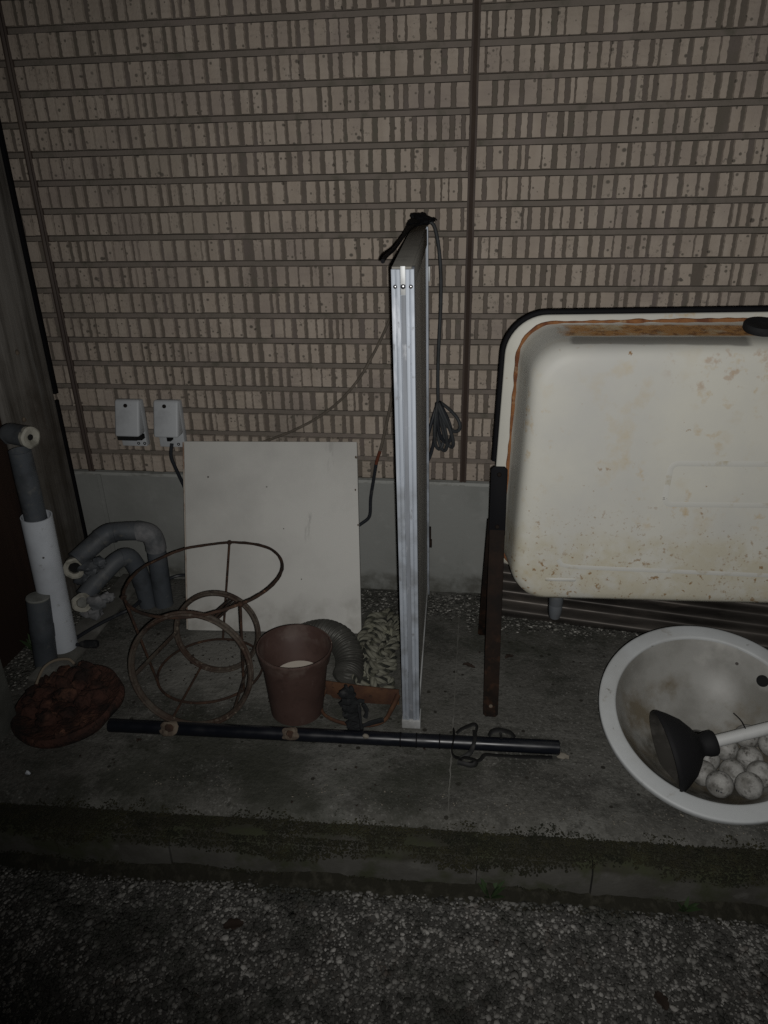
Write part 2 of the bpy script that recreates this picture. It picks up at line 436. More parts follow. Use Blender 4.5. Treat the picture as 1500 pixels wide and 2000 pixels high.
class MB:
    def __init__(self):
        self.v, self.f = [], []

    def add(self, vs, fs, mtx=None):
        o = len(self.v)
        if mtx is not None:
            vs = [mtx @ Vector(p) for p in vs]
        self.v += [tuple(p) for p in vs]
        self.f += [tuple(i + o for i in q) for q in fs]
        return self

    def box(self, lo, hi, mtx=None):
        x0, y0, z0 = lo
        x1, y1, z1 = hi
        return self.add([(x0, y0, z0), (x1, y0, z0), (x1, y1, z0), (x0, y1, z0), (x0, y0, z1), (x1, y0, z1), (x1, y1, z1), (x0, y1, z1)],
                        [(3, 2, 1, 0), (4, 5, 6, 7), (0, 1, 5, 4), (1, 2, 6, 5), (2, 3, 7, 6), (3, 0, 4, 7)], mtx)

    def prism(self, poly, a, b, mtx=None):
        """polygon in XY, counter-clockwise, from z=a to z=b"""
        n = len(poly)
        vs = [(x, y, a) for x, y in poly] + [(x, y, b) for x, y in poly]
        fs = [tuple(range(n - 1, -1, -1)), tuple(range(n, 2 * n))]
        fs += [(i, (i + 1) % n, n + (i + 1) % n, n + i) for i in range(n)]
        return self.add(vs, fs, mtx)

    def rings(self, loops, cap0=True, cap1=True, close=False):
        """loops of the same length joined one after another"""
        n = len(loops[0])
        vs = [p for lp in loops for p in lp]
        fs = []
        m = len(loops)
        for k in range(m if close else m - 1):
            k2 = (k + 1) % m
            for i in range(n):
                j = (i + 1) % n
                fs.append((k * n + i, k * n + j, k2 * n + j, k2 * n + i))
        if not close:
            if cap0:
                fs.append(tuple(range(n - 1, -1, -1)))
            if cap1:
                fs.append(tuple(range((m - 1) * n, m * n)))
        return self.add(vs, fs)

    def tube(self, path, r, n=10, close=False, cap=True, flat=None, up=None):
        """tube along a path; r a number or a list; flat=(a, b) scales the section along its two axes"""
        P = [Vector(p) for p in path]
        m = len(P)
        rs = r if isinstance(r, (list, tuple)) else [r] * m
        T = []
        for i in range(m):
            if close:
                t = P[(i + 1) % m] - P[i - 1]
            else:
                t = P[min(i + 1, m - 1)] - P[max(i - 1, 0)]
            T.append(t.normalized())
        u = Vector(up) if up is not None else Vector((0, 0, 1))
        if abs(u.normalized().dot(T[0])) > .95:
            u = Vector((1, 0, 0)) if abs(T[0].x) < .9 else Vector((0, 1, 0))
        loops = []
        for i in range(m):
            if up is not None:
                u = Vector(up)
            u = (u - T[i] * u.dot(T[i])).normalized()
            w = T[i].cross(u)
            a, b = flat if flat else (1, 1)
            loops.append([P[i] + (u * math.cos(2 * math.pi * k / n) * a + w * math.sin(2 * math.pi * k / n) * b) * rs[i] for k in range(n)])
        return self.rings(loops, cap, cap, close)

    def lathe(self, prof, mtx=None, n=32, cap0=False, cap1=False, wob=0.0, seed=0):
        loops = []
        for r, h in prof:
            lp = []
            for k in range(n):
                a = 2 * math.pi * k / n
                rr = r * (1 + wob * mnoise.noise(Vector((math.cos(a) * 2 + seed, math.sin(a) * 2, h * 20))))
                p = Vector((rr * math.cos(a), rr * math.sin(a), h))
                lp.append(mtx @ p if mtx is not None else p)
            loops.append(lp)
        return self.rings(loops, cap0, cap1)

    def blob(self, c, s, seed=0, amp=.25, freq=2.0, sub=2, mtx=None):
        vs, fs = ICO[sub]
        out = []
        for p in vs:
            d = 1 + amp * mnoise.noise(p * freq + Vector((seed * 3.7, seed * 1.3, seed)))
            q = Vector((p.x * s[0], p.y * s[1], p.z * s[2])) * d
            if mtx is not None:
                q = mtx @ q
            out.append(Vector(c) + q)
        return self.add(out, fs)

ICO = {}
for sub_ in (1, 2, 3, 4):
    bm_ = bmesh.new()
    bmesh.ops.create_icosphere(bm_, subdivisions=sub_, radius=1)
    bm_.verts.ensure_lookup_table()
    ICO[sub_] = ([v.co.copy() for v in bm_.verts], [tuple(v.index for v in f.verts) for f in bm_.faces])
    bm_.free()

def smooth_path(pts, k=8, close=False):
    P = [Vector(p) for p in pts]
    n = len(P)
    out = []
    rngk = range(n if close else n - 1)
    for i in rngk:
        if close:
            p0, p1, p2, p3 = P[i - 1], P[i], P[(i + 1) % n], P[(i + 2) % n]
        else:
            p0, p1, p2, p3 = P[max(i - 1, 0)], P[i], P[i + 1], P[min(i + 2, n - 1)]
        for j in range(k):
            t = j / k
            out.append(.5 * ((2 * p1) + (p2 - p0) * t + (2 * p0 - 5 * p1 + 4 * p2 - p3) * t * t + (3 * p1 - p0 - 3 * p2 + p3) * t ** 3))
    if not close:
        out.append(P[-1])
    return out

def origin_of(o):
    p = Vector((0, 0, 0))
    while o is not None:
        p += o.location
        o = o.parent
    return p

def obj(name, mb, m, parent=None, at=None, smooth=True, bevel=0.0, angle=40, seg=2):
    """world-coordinate mesh -> one object; parts keep their thing's origin, a thing without parts gets its own"""
    o0 = origin_of(parent) if parent is not None else Vector(at or (0, 0, 0))
    me = bpy.data.meshes.new(name)
    me.from_pydata([(p[0] - o0.x, p[1] - o0.y, p[2] - o0.z) for p in mb.v], [], mb.f)
    me.validate()
    if bevel:
        bm = bmesh.new()
        bm.from_mesh(me)
        ed = [e for e in bm.edges if len(e.link_faces) == 2 and e.calc_face_angle(0) > R(30)]
        bmesh.ops.bevel(bm, geom=ed, offset=bevel, segments=seg, affect='EDGES', profile=.5, clamp_overlap=True)
        bm.to_mesh(me)
        bm.free()
    me.update()
    if smooth:
        me.polygons.foreach_set('use_smooth', [True] * len(me.polygons))
        me.set_sharp_from_angle(angle=R(angle))
    me.materials.append(M[m])
    o = bpy.data.objects.new(name, me)
    COL.objects.link(o)
    if parent is not None:
        o.parent = parent
    else:
        o.location = o0
    return o

def tag(o, label, cat, group=None):
    o['label'] = label
    o['category'] = cat
    if group:
        o['group'] = group
    return o

def thing(name, loc, label, cat, group=None):
    o = bpy.data.objects.new(name, None)
    o.empty_display_size = .05
    COL.objects.link(o)
    o.location = loc
    return tag(o, label, cat, group)

def setting(o, kind='structure'):
    o['kind'] = kind
    return o

def frame_mtx(origin, zaxis, xhint=(1, 0, 0)):
    z = Vector(zaxis).normalized()
    x = Vector(xhint)
    x = (x - z * x.dot(z)).normalized()
    y = z.cross(x)
    m = Matrix((x, y, z)).transposed().to_4x4()
    m.translation = Vector(origin)
    return m

# ------------------------------------------------------------------ ground, ledge, kerb
g = MB()
g.add([(-60, -60, -.086), (60, -60, -.086), (60, 60, -.086), (-60, 60, -.086)], [(0, 1, 2, 3)])
setting(obj('ground', g, 'soil', smooth=False))

def pebbles(name, m, X, Y, Z, size, flat=.6, kind_tone=1.25, parent=None):
    n = len(X)
    vs, fs = ICO[1]
    base = np.array([tuple(v) for v in vs])
    tri = np.array(fs)
    nv = len(base)
    sx = size * rng.uniform(.75, 1.35, n)
    sy = size * rng.uniform(.75, 1.35, n)
    sz = size * flat * rng.uniform(.6, 1.2, n)
    a = rng.uniform(0, 2 * np.pi, n)
    P = base[None] * (1 + rng.uniform(-.38, .38, (n, nv, 1)))
    P = P * np.stack([sx, sy, sz], 1)[:, None, :]
    P[..., 2] = np.minimum(P[..., 2], (sz * .55)[:, None])     # worn flat on top
    ca, sa = np.cos(a)[:, None], np.sin(a)[:, None]
    x = P[..., 0] * ca - P[..., 1] * sa + X[:, None]
    y = P[..., 0] * sa + P[..., 1] * ca + Y[:, None]
    tilt = rng.uniform(-.5, .5, n)[:, None]
    z = P[..., 2] + P[..., 0] * tilt * .5 + Z[:, None]
    co = np.stack([x, y, z], -1).reshape(-1, 3)
    ft = (tri[None] + (np.arange(n) * nv)[:, None, None]).reshape(-1, 3)
    me = bpy.data.meshes.new(name)
    me.vertices.add(len(co))
    me.vertices.foreach_set('co', co.astype(np.float32).ravel())
    me.loops.add(ft.size)
    me.loops.foreach_set('vertex_index', ft.astype(np.int32).ravel())
    me.polygons.add(len(ft))
    me.polygons.foreach_set('loop_start', (np.arange(len(ft)) * 3).astype(np.int32))
    me.update(calc_edges=True)
    tone = rng.random(n) ** kind_tone
    at = me.attributes.new('tone', 'FLOAT', 'POINT')
    at.data.foreach_set('value', np.repeat(tone, nv).astype(np.float32))
    me.materials.append(M[m])
    o = bpy.data.objects.new(name, me)
    COL.objects.link(o)
    if parent is not None:
        o.parent = parent
    return o

# loose gravel: dense where the picture shows it, thinner further out
def jit_grid(x0, x1, y0, y1, s):
    gx, gy = np.meshgrid(np.arange(x0, x1, s), np.arange(y0, y1, s))
    gx = gx.ravel() + rng.uniform(-.5, .5, gx.size) * s
    gy = gy.ravel() + rng.uniform(-.5, .5, gy.size) * s
    return gx, gy
gx, gy = jit_grid(-1.0, .85, -1.12, -.715, .0044)
kp = gy < -.762 + .034 * (gx + .45)
gx, gy = gx[kp], gy[kp]
sel = rng.random(len(gx)) < .92
gx, gy = gx[sel], gy[sel]
gx2, gy2 = jit_grid(-1.5, 1.4, -1.7, -.762, .011)
out = (gx2 < -1.0) | (gx2 > .85) | (gy2 < -1.12)
gx2, gy2 = gx2[out], gy2[out]
und = np.array([mnoise.noise(Vector((x * 6, y * 6, .3))) for x, y in zip(gx, gy)]) * .003
sz1 = np.where(rng.random(len(gx)) < .16, rng.uniform(.0034, .0052, len(gx)), rng.uniform(.0015, .0031, len(gx)))
o = pebbles('gravel', 'gravel', np.concatenate([gx, gx2]), np.concatenate([gy, gy2]),
            np.concatenate([-.083 + und + rng.uniform(0, .002, len(gx)), np.full(len(gx2), -.083)]),
            np.concatenate([sz1, rng.uniform(.004, .007, len(gx2))]))
tag(setting(o, 'stuff'), 'loose grey gravel in front of the concrete ledge', 'gravel')

def front(x):
    return .034 * (min(1.2, max(-1.2, x)) + .45)

# concrete ledge: uneven sheet with a rounded front lip
def ledge_h(x, y):
    p = Vector((x * 3, y * 4, 0))
    return .0025 * mnoise.noise(p) + .0012 * mnoise.noise(p * 4)
g = MB()
xs = [-2.2, -1.6] + list(np.linspace(-1.15, 1.1, 181)) + [1.6, 2.2]
ys = [(-.729, -.09), (-.7285, -.030), (-.7265, -.020), (-.722, -.0120), (-.715, -.0070), (-.706, -.0034), (-.696, -.0011)] + [(v, 0) for v in np.linspace(-.684, .03, 60)]
vs, fs = [], []
for yv, zo in ys:
    for xv in xs:
        zz = ledge_h(xv, yv) if zo > -.01 else 0
        yy = yv + (.004 * mnoise.noise(Vector((xv * 9, zo * 30, 4))) + .002 * mnoise.noise(Vector((xv * 40, zo * 60, 4))) if yv < -.70 else 0)
        yy += front(xv) * min(1, max(0, (-.45 - yv) / .22))
        vs.append((xv, yy, zo + zz))
nx = len(xs)
for j in range(len(ys) - 1):
    for i in range(nx - 1):
        fs.append((j * nx + i, j * nx + i + 1, (j + 1) * nx + i + 1, (j + 1) * nx + i))
g.add(vs, fs)
ledge = setting(obj('concrete_ledge', g, 'concrete', angle=60))

# pale strip of concrete beside the pipes and the mortar joint across the slab
g = MB()
g.box((-.888, -.43, -.01), (-.822, .02, .0075))
obj('border_strip', g, 'pale_concrete', ledge, bevel=.003)
g = MB()
pth = [(.002 + .0016 * mnoise.noise(Vector((t * 40, 0, 0))), -.07 - t * .62, .0016 + ledge_h(.004, -.07 - t * .62)) for t in np.linspace(0, 1, 90)]
g.tube(pth, [.0016 * (.35 + 1.1 * abs(mnoise.noise(Vector((t * 23, 5, 0))))) for t in np.linspace(0, 1, 90)], n=6, flat=(.6, 1.3))
obj('mortar_joint', g, 'pale_concrete', ledge)

# pebbly mortar along the foot of the house
px_, py_ = jit_grid(-.40, 1.1, -.20, .004, .0062)
edge = np.array([-.115 - .05 * (x > .02) - .03 * mnoise.noise(Vector((x * 7, 0, 1))) - .02 * mnoise.noise(Vector((x * 30, 0, 2))) for x in px_])
fall = np.clip((py_ - edge) / .03, 0, 1)
sel = rng.random(len(px_)) < fall * .9
px_, py_ = px_[sel], py_[sel]
qx, qy = jit_grid(-1.0, -.885, -.46, -.02, .007)
px_, py_ = np.concatenate([px_, qx]), np.concatenate([py_, qy])
o = pebbles('pebbly_mortar', 'aggregate', px_, py_, np.array([ledge_h(x, y) + .0005 for x, y in zip(px_, py_)]), rng.uniform(.0016, .0046, len(px_)), .6, 1.9, ledge)
setting(o, 'stuff')

# kerb of concrete blocks below the ledge's front edge
kerb = bpy.data.objects.new('kerb', None)
COL.objects.link(kerb)
kerb.location = (0, -.76, -.08)
setting(kerb)
joints = [-2.2, -1.55, -1.12, -.63, -.44, .05, .225, .66, 1.15, 1.7, 2.2]
for i in range(len(joints) - 1):
    a, b = joints[i] + .001, joints[i + 1] - .001
    n = max(4, int((b - a) / .02))
    loops = []
    for k in range(n + 1):
        x = a + (b - a) * k / n
        j = lambda s, q: s * mnoise.noise(Vector((x * 14 + q, i * 3.3, q)))
        sag = .0012 * math.sin(i * 2.1)
        yo = .002 * math.sin(i * 1.7)
        yo += front(x)
        loops.append([V(x, -.722 + front(x), -.11), V(x, -.722 + front(x), -.013 + sag + j(.003, 1)), V(x, -.755 + yo, -.011 + sag + j(.004, 2)),
                      V(x, -.7685 + yo + j(.003, 3), -.017 + sag + j(.004, 3)), V(x, -.7735 + yo + j(.002, 4), -.029 + sag), V(x, -.774 + yo + j(.003, 5), -.11)])
    g = MB()
    g.rings(loops)
    obj('kerb_block', g, 'kerb', kerb, angle=50)

# moss: thousands of tiny cushions over the blocks' upper edge, none where the noise leaves it bare
def moss_spots(n, s0, s1, edge):
    X = rng.uniform(-1.25, 1.15, n)
    S = rng.uniform(s0, s1, n)
    keep = np.array([edge(x, s) for x, s in zip(X, S)])
    X, S = X[keep], S[keep]
    top = S < .6
    Yv = np.where(top, -.724 - .045 * S / .6, -.7700 - .0050 * np.clip((S - .6) / .15, 0, 1))
    Zv = np.where(top, -.0105, -.0125 - np.maximum(0, S - .62) * .085)
    Yv = Yv + np.array([front(x) for x in X])
    return X, Yv, Zv
def edge_top(x, s):
    w = .74 + .30 * mnoise.noise(Vector((x * 5.5, .2, 0))) + .20 * mnoise.noise(Vector((x * 19, 1.2, 0))) + .12 * mnoise.noise(Vector((x * 70, s * 9, 0)))
    return s < w + random.uniform(-.10, .08)
def edge_low(x, s):
    w = 1.30 - .16 * mnoise.noise(Vector((x * 6, 4.2, 0))) - .10 * mnoise.noise(Vector((x * 33, 4.2, 0)))
    return s > w + random.uniform(-.06, .06)
xa, ya, za = moss_spots(60000, 0, 1.15, edge_top)
xb, yb, zb = moss_spots(24000, 1.0, 1.5, edge_low)
xc = rng.uniform(-1.2, 1.1, 9000)
yc = -.724 + .034 * rng.random(9000) ** 2.2
kc = np.array([mnoise.noise(Vector((x * 9, 2, 2))) + .5 * mnoise.noise(Vector((x * 40, 2, 2))) for x in xc]) > (yc + .724) / .03 - .35
xc, yc = xc[kc], yc[kc]
zc_ = np.interp(yc, [-.7285, -.722, -.715, -.706, -.696, -.684], [-.028, -.012, -.007, -.0034, -.0011, 0])
yc = yc + np.array([front(x) for x in xc])
xa, ya, za = np.concatenate([xa, xb, xc]), np.concatenate([ya, yb, yc]), np.concatenate([za, zb, zc_])
o = pebbles('moss', 'moss', xa, ya, za, rng.uniform(.0006, .0019, len(xa)), .8)
setting(o, 'stuff')
tag(o, 'dark green moss along the upper edge of the kerb blocks', 'moss')

g = MB()  # soil line at the kerb's foot, the gap's shade painted into its colour
vs, fs = [], []
nq = 700
for i in range(nq + 1):
    x = -1.2 + 2.3 * i / nq
    hgt = .010 + .012 * mnoise.noise(Vector((x * 8, 3, 0))) + .007 * mnoise.noise(Vector((x * 50, 3, 2)))
    hgt = max(.001, hgt)
    wob = .004 * mnoise.noise(Vector((x * 30, 8, 2))) + front(x)
    vs += [(x, -.7675 + front(x), -.078 + hgt), (x, -.779 + wob, -.079 + hgt * .8), (x, -.788 + wob, -.081 + hgt * .25), (x, -.800 + wob, -.087)]
for i in range(nq):
    for q in range(3):
        a = i * 4 + q
        fs.append((a, a + 1, a + 5, a + 4))
g.add(vs, fs)
tag(setting(obj('soil_and_shade', g, 'soil_dark', angle=180), 'stuff'), 'dark soil along the foot of the kerb, coloured with the shade of the gap', 'soil')

# ------------------------------------------------------------------ house wall
house = thing('house_wall', (0, .02, 0), 'house wall clad in beige ribbed siding above a pale grey foundation', 'wall')
g = MB()
g.box((-2.2, .012, -.1), (2.2, .25, .292))
fnd = obj('foundation', g, 'foundation', house, smooth=False)
for xj in (-1.365, -.455 - .445, .0, .91):
    g = MB()
    for dx in (-.0068, .0035):
        g.box((xj + dx - .0012, .0085, -.02), (xj + dx + .0012, .014, .29))
    g.box((xj - .0056, .0098, -.02), (xj + .0023, .014, .29))
    obj('cover_joint', g, 'foundation', fnd, smooth=False)
g = MB()
g.prism([(.0, .296), (.0, .3005), (.03, .3045), (.03, .289), (.0105, .2885), (.0105, .294)], -2.2, 2.2, Matrix(((0, 0, 1, 0), (1, 0, 0, 0), (0, 1, 0, 0), (0, 0, 0, 1))))
obj('flashing', g, 'flashing', house, smooth=False)
WZ0, PIT, NROW = .300, .05386, 27
g = MB()
g.box((-2.2, .0105, .302), (2.2, .25, WZ0 + PIT * NROW))
obj('siding_backing', g, 'siding_groove', house, smooth=False)
WX0, WX1 = -1.365, 1.365
for k in range(NROW):
    z0 = WZ0 + PIT * k
    g = MB()
    g.box((WX0, .0055, z0 + .0062 if k else z0 + .0085), (WX1, .0104, z0 + PIT - .0060))
    obj('course_panel', g, 'siding_mid', house, smooth=False)
    if k:
        g = MB()
        n = 130
        loops = []
        for q in range(n + 1):
            x = WX0 + (WX1 - WX0) * q / n
            d = .0007 * mnoise.noise(Vector((x * 18, k * 2.2, 0)))
            loops.append([V(x, .0104, z0 - .0054 + d), V(x, .0040, z0 - .0046 + d), V(x, .0038, z0 + .0046 + d), V(x, .0104, z0 + .0056 + d)])
        g.rings(loops)
        obj('course_rail', g, 'siding_rail', house, smooth=False)

SEAMS = [-.91, 0.0]
# strips: several outlines, shared between pieces of about the same width
WID = [.0075, .0095, .012, .0145, .017, .020, .0235, .0275]
VAR = {}
def strip_mesh(w, q):
    h = .0418
    nseg = 9
    loops = []
    rr = random.Random(w * 1e6 + q)
    lj = [rr.uniform(-.0008, .0007) for _ in range(nseg + 1)]
    rj = [rr.uniform(-.0007, .0008) for _ in range(nseg + 1)]
    top, bot = rr.uniform(-.0006, .0006), rr.uniform(-.0006, .0006)
    sk = rr.uniform(-.0005, .0005)
    vs, fs = [], []
    for k in range(nseg + 1):
        z = h * k / nseg + (bot if k == 0 else 0) + (top if k == nseg else 0)
        x0, x1 = -w / 2 + lj[k] + sk * (k / nseg), w / 2 + rj[k] + sk * (k / nseg)
        yf = rr.uniform(-.0005, .0005)
        zf = z + (.0009 if k == 0 else -.0009 if k == nseg else 0)
        vs += [(x0 - .0007, .0056, z), (x0 + .0006, yf + .0004, zf), (x1 - .0006, yf, zf), (x1 + .0007, .0056, z)]
    for k in range(nseg):
        a, b = k * 4, (k + 1) * 4
        fs += [(a + 1, a, b, b + 1), (a + 2, a + 1, b + 1, b + 2), (a + 3, a + 2, b + 2, b + 3)]
    fs.append((0, 1, 2, 3))
    e = nseg * 4
    fs.append((e + 3, e + 2, e + 1, e))
    return vs, fs

places = []
rr = random.Random(5)
for k in range(NROW):
    z = WZ0 + PIT * k + .0065
    for pn in range(6):
        xa, xb = -1.365 + .455 * pn, -.91 + .455 * pn
        x = xa + rr.uniform(.0045, .008)
        while True:
            wi = rr.choices(range(8), (5, 6, 9, 16, 24, 22, 9, 3))[0]
            room = xb - .0045 - x
            if room < WID[wi]:
                fit = [q for q in range(8) if WID[q] <= room]
                if not fit:
                    break
                wi = fit[-1]
            places.append((x + WID[wi] / 2, z, wi, rr.randrange(4)))
            gap = rr.choices((.0032, .0068, .0090, .0110), (18, 28, 38, 16))[0]
            x += WID[wi] + gap + rr.uniform(-.0008, .0012)

def pix(p):
    d = Vector(p) - CAM
    zc = d.dot(AX[2])
    return 750 + 1401.45 * d.dot(AX[0]) / zc, 1000 - 1401.45 * d.dot(AX[1]) / zc, zc
def shows(x, z, w):
    u, v, zc = pix((x, 0, z + .021))
    if not (8 < u < 1492 and 26 < v < 930):
        return 0
    if (u > 955 and v > 590) or (755 < u < 850 and v > 415) or (360 < u < 705 and v > 850) or (215 < u < 365 and 775 < v < 875):
        return 0
    if u < v * .21 - 20:
        return 0
    return w / zc / zc
order = sorted(range(len(places)), key=lambda i: -shows(places[i][0], places[i][1], WID[places[i][2]]))
single = set(order[:300])
stuff = MB()
for i, (x, z, wi, q) in enumerate(places):
    key = (wi, q)
    if key not in VAR:
        vs, fs = strip_mesh(WID[wi], q)
        me = bpy.data.meshes.new('siding_strip')
        me.from_pydata(vs, [], fs)
        me.materials.append(M['strip'])
        me.update()
        VAR[key] = (vs, fs, me)
    vs, fs, me = VAR[key]
    dy = rr.uniform(-.0009, .0009)
    if i in single:
        o = bpy.data.objects.new('siding_strip', me)
        COL.objects.link(o)
        o.parent = house
        o.location = Vector((x, dy, z)) - house.location
    else:
        stuff.add([(a + x, b + dy, c + z) for a, b, c in vs], fs)
o = obj('siding_strips', stuff, 'strip', house, smooth=False)
o['kind'] = 'stuff'

for xs_ in SEAMS:
    g = MB()
    loops = []
    for q in range(61):
        z = .303 + (WZ0 + PIT * NROW - .303) * q / 60
        d = .0006 * mnoise.noise(Vector((z * 14, xs_ * 9, 0)))
        loops.append([V(xs_ - .0078 + d, .0104, z), V(xs_ - .0076 + d, -.0012, z), V(xs_ - .0038 + d, -.0022, z), V(xs_ + d, .0012, z), V(xs_ + .0038 + d, -.0022, z), V(xs_ + .0076 + d, -.0012, z), V(xs_ + .0078 + d, .0104, z)])
    g.rings(loops)
    obj('sealant_joint', g, 'sealant', house)

# ------------------------------------------------------------------ side fence on the left
fence = thing('side_fence', (-.99, -.12, 0), 'weathered dark board fence standing at right angles to the house wall', 'fence')
def plank(y0, y1, z0, z1, x, m, dz=.0):
    g = MB()
    g.box((x - .022, y0, z0), (x, y1, z1))
    return obj('plank', g, m, fence, bevel=.003)
plank(-.205, -.018, .0, 2.0, -.955, 'wood_grey')
plank(-.42, -.209, .0, 2.0, -.963, 'wood_dark')
plank(-.60, -.424, .0, 2.0, -.960, 'wood_dark')
plank(-.85, -.604, -.08, 2.0, -.962, 'wood_dark')
g = MB()
g.box((-.962, -.0165, .50), (-.9505, -.004, 2.0))
obj('edge_strip', g, 'black', fence, bevel=.001)
g = MB()
g.box((-.960, -.0165, .0), (-.9525, -.006, .485))
obj('edge_strip', g, 'black', fence, bevel=.001)
for y, z in ((-.12, .62), (-.15, .48)):
    g = MB()
    g.blob((-.953, y, z), (.004, .005, .006), 3, .3)
    obj('nail', g, 'mud', fence)
post = MB()
loops = []
for q in range(12):
    z = -.08 + 1.6 * q / 11
    d = .003 * mnoise.noise(Vector((z * 3, 2, 2)))
    loops.append([V(-.925 + d, -.62, z), V(-.834 + d, -.62, z), V(-.834 + d, -.548, z), V(-.925 + d, -.548, z)])
post.rings(loops)
tag(obj('fence_post', post, 'post_pale', at=(-.88, -.585, -.08), bevel=.003), 'pale grey post at the lower left edge, beside the red-brown clods', 'post')

# ------------------------------------------------------------------ outlet covers on the siding
def outlet(x, label, kind):
    t = thing('outlet_cover', (x, 0, .385), label, 'outlet cover', 'outlet covers on the siding')
    w = .031
    g = MB()
    g.box((x - w, -.016, .376), (x + w, .004, .488))
    obj('back_plate', g, 'white_plastic', t, bevel=.003)
    z0 = .409
    # hood: leans out towards its lower edge
    g = MB()
    prof = [(-.010, .491), (-.020, .489), (-.046, z0), (-.010, z0)]
    mt = Matrix(((0, 0, 1, 0), (1, 0, 0, 0), (0, 1, 0, 0), (0, 0, 0, 1)))
    g.prism([(a, b) for a, b in prof][::-1], x - w + .001, x + w - .001, mt)
    h = obj('hood', g, 'white_plastic', t, bevel=.006, seg=3)
    m = frame_mtx((x - .002, -.0245, .478), (0, -.95, .29))
    g = MB()
    g.lathe([(.0045, -.002), (.0045, .0012), (.003, .0016), (.0028, .0004), (0.0001, .0004)], m, 14)
    obj('screw', g, 'leg_iron', h)
    if kind == 'slot':
        g = MB()
        g.box((x - w + .002, -.036, z0 - .0120), (x + w - .013, -.012, z0 - .0005))
        g.box((x + w - .0115, -.034, z0 - .0115), (x + w - .002, -.012, z0 - .0005))
        obj('slot', g, 'hole', t, smooth=False)
    else:
        g = MB()
        g.box((x - .005, -.032, z0 - .014), (x + .005, -.012, z0 - .0005))
        obj('cable_gland', g, 'black', t, bevel=.002)
    for dx in ((.011, .026) if kind == 'slot' else (.016,)):
        g = MB()
        m = frame_mtx((x + dx, -.0162, .384), (0, -1, 0))
        g.lathe([(.0036, -.001), (.0036, .001), (.002, .0012), (.0019, -.001), (0.0001, -.001)], m, 12)
        obj('screw_hole', g, 'black', t)
    return t
outlet(-.778, 'grey-white outlet hood with a black slot at its lower edge, left of two', 'slot')
outlet(-.684, 'grey-white outlet hood with a black cable leaving it, right of two', 'cable')
g = MB()
g.tube(smooth_path([(-.68, -.026, .389), (-.683, -.034, .36), (-.676, -.034, .33), (-.664, -.022, .27), (-.652, -.016, .22), (-.645, -.014, .17)]), .0042, 8)
tag(obj('outlet_cable', g, 'navy_cable', at=(-.66, -.02, .17)), 'black cable dropping from the right outlet hood behind the white board', 'cable')

# ------------------------------------------------------------------ white board against the wall
bl, br, tl = V(-.618, -.222, 0.0), V(-.216, -.197, 0.0), V(-.645, -.036, .399)
bu = (br - bl)
bw = bu.length
bu.normalize()
bv = (tl - bl)
bv = (bv - bu * bv.dot(bu))
bv.normalize()
tiltv = (bv * 1.0 - bu * .035).normalized()
nrm = bu.cross(tiltv).normalized()     # towards the camera
bm4 = Matrix((bu, tiltv, nrm)).transposed().to_4x4()
bm4.translation = bl + Vector((0, 0, .004))
board = thing('white_board', bl, 'plain off-white board leaning on the foundation left of the aluminium frame', 'board')
H_ = .437
g = MB()
g.box((0, 0, -.014), (bw, H_, 0), bm4)
obj('panel', g, 'board', board, bevel=.0015)
g = MB()
g.box((-.0035, .002, -.013), (-.0002, H_ - .002, -.0012), bm4)
obj('edge_band', g, 'board_edge', board, smooth=False)
for (a, b, s) in ((bw - .003, H_ - .036, .0045), (bw - .006, H_ - .11, .003), (bw - .002, H_ - .19, .003)):
    g = MB()
    g.blob(bm4 @ Vector((a, b, .0)), (s * .6, .0012, s), a * 50, .4, 2, 2)
    obj('chip', g, 'mud', board)

# ------------------------------------------------------------------ aluminium framed panel standing out from the wall
fr_t = thing('aluminium_frame', (-.078, -.49, 0), 'tall aluminium-framed panel standing edge-on against the house wall', 'frame')
fm = Matrix.Translation(V(-.0912, -.492, 0.001)) @ Matrix(((1, 0, -.0075, 0), (0, 1, 0, 0), (0, 0, 1, 0), (0, 0, 0, 1))) @ Matrix.Rotation(R(1.6), 4, 'Z') @ Matrix.Rotation(R(3.5), 4, 'X')
FH, FD, FW = .829, .470, .0310
def ext(poly, z0, z1, name, m, bev=.0006, parent=None):
    g = MB()
    g.prism(poly, z0, z1, fm)
    return obj(name, g, m, parent or fr_t, bevel=bev, angle=30)
front_poly = [(a * FW / .0345, b) for a, b in [
    (0, .0015), (.0058, .0015), (.0062, .0030), (.0072, .0030), (.0076, .0005), (.0132, .0005), (.0136, .0035), (.0212, .0035), (.0216, .0005),
    (.0272, .0005), (.0276, .0030), (.0286, .0030), (.0290, .0015), (.0345, .0015), (.0345, .030), (.026, .030), (.026, .034), (.008, .034), (.008, .030), (0, .030)]]
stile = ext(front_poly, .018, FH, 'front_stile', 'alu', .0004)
ext([(.0126, .0022), (.0192, .0022), (.0192, .0034), (.0126, .0034)], FH - .034, FH + .004, 'tape', 'alu_worn', .0003)
ext([(.0128, .0028), (.0190, .0028), (.0190, .0036), (.0128, .0036)], .021, FH - .0345, 'groove_shade_strip', 'alu_groove', .0002)  # strip that darkens the centre recess; the shade is in its colour
ext([(-.002, -.001), (FW + .002, -.001), (FW + .002, .033), (-.002, .033)], 0, .020, 'corner_foot', 'alu_worn', .0015)
ext([(0, FD - .026), (FW, FD - .026), (FW, FD), (0, FD)], .0, FH - .0005, 'rear_stile', 'alu', .0008)
ext([(FW - .003, FD - .030), (FW + .0005, FD - .030), (FW + .0005, FD - .0262), (FW - .003, FD - .0262)], .0, FH + .003, 'rear_bead', 'alu', .0004)
ext([(.003, .0345), (FW - .004, .0345), (FW - .004, FD - .0305), (.003, FD - .0305)], .026, FH - .030, 'infill_panel', 'panel_grey', 0)
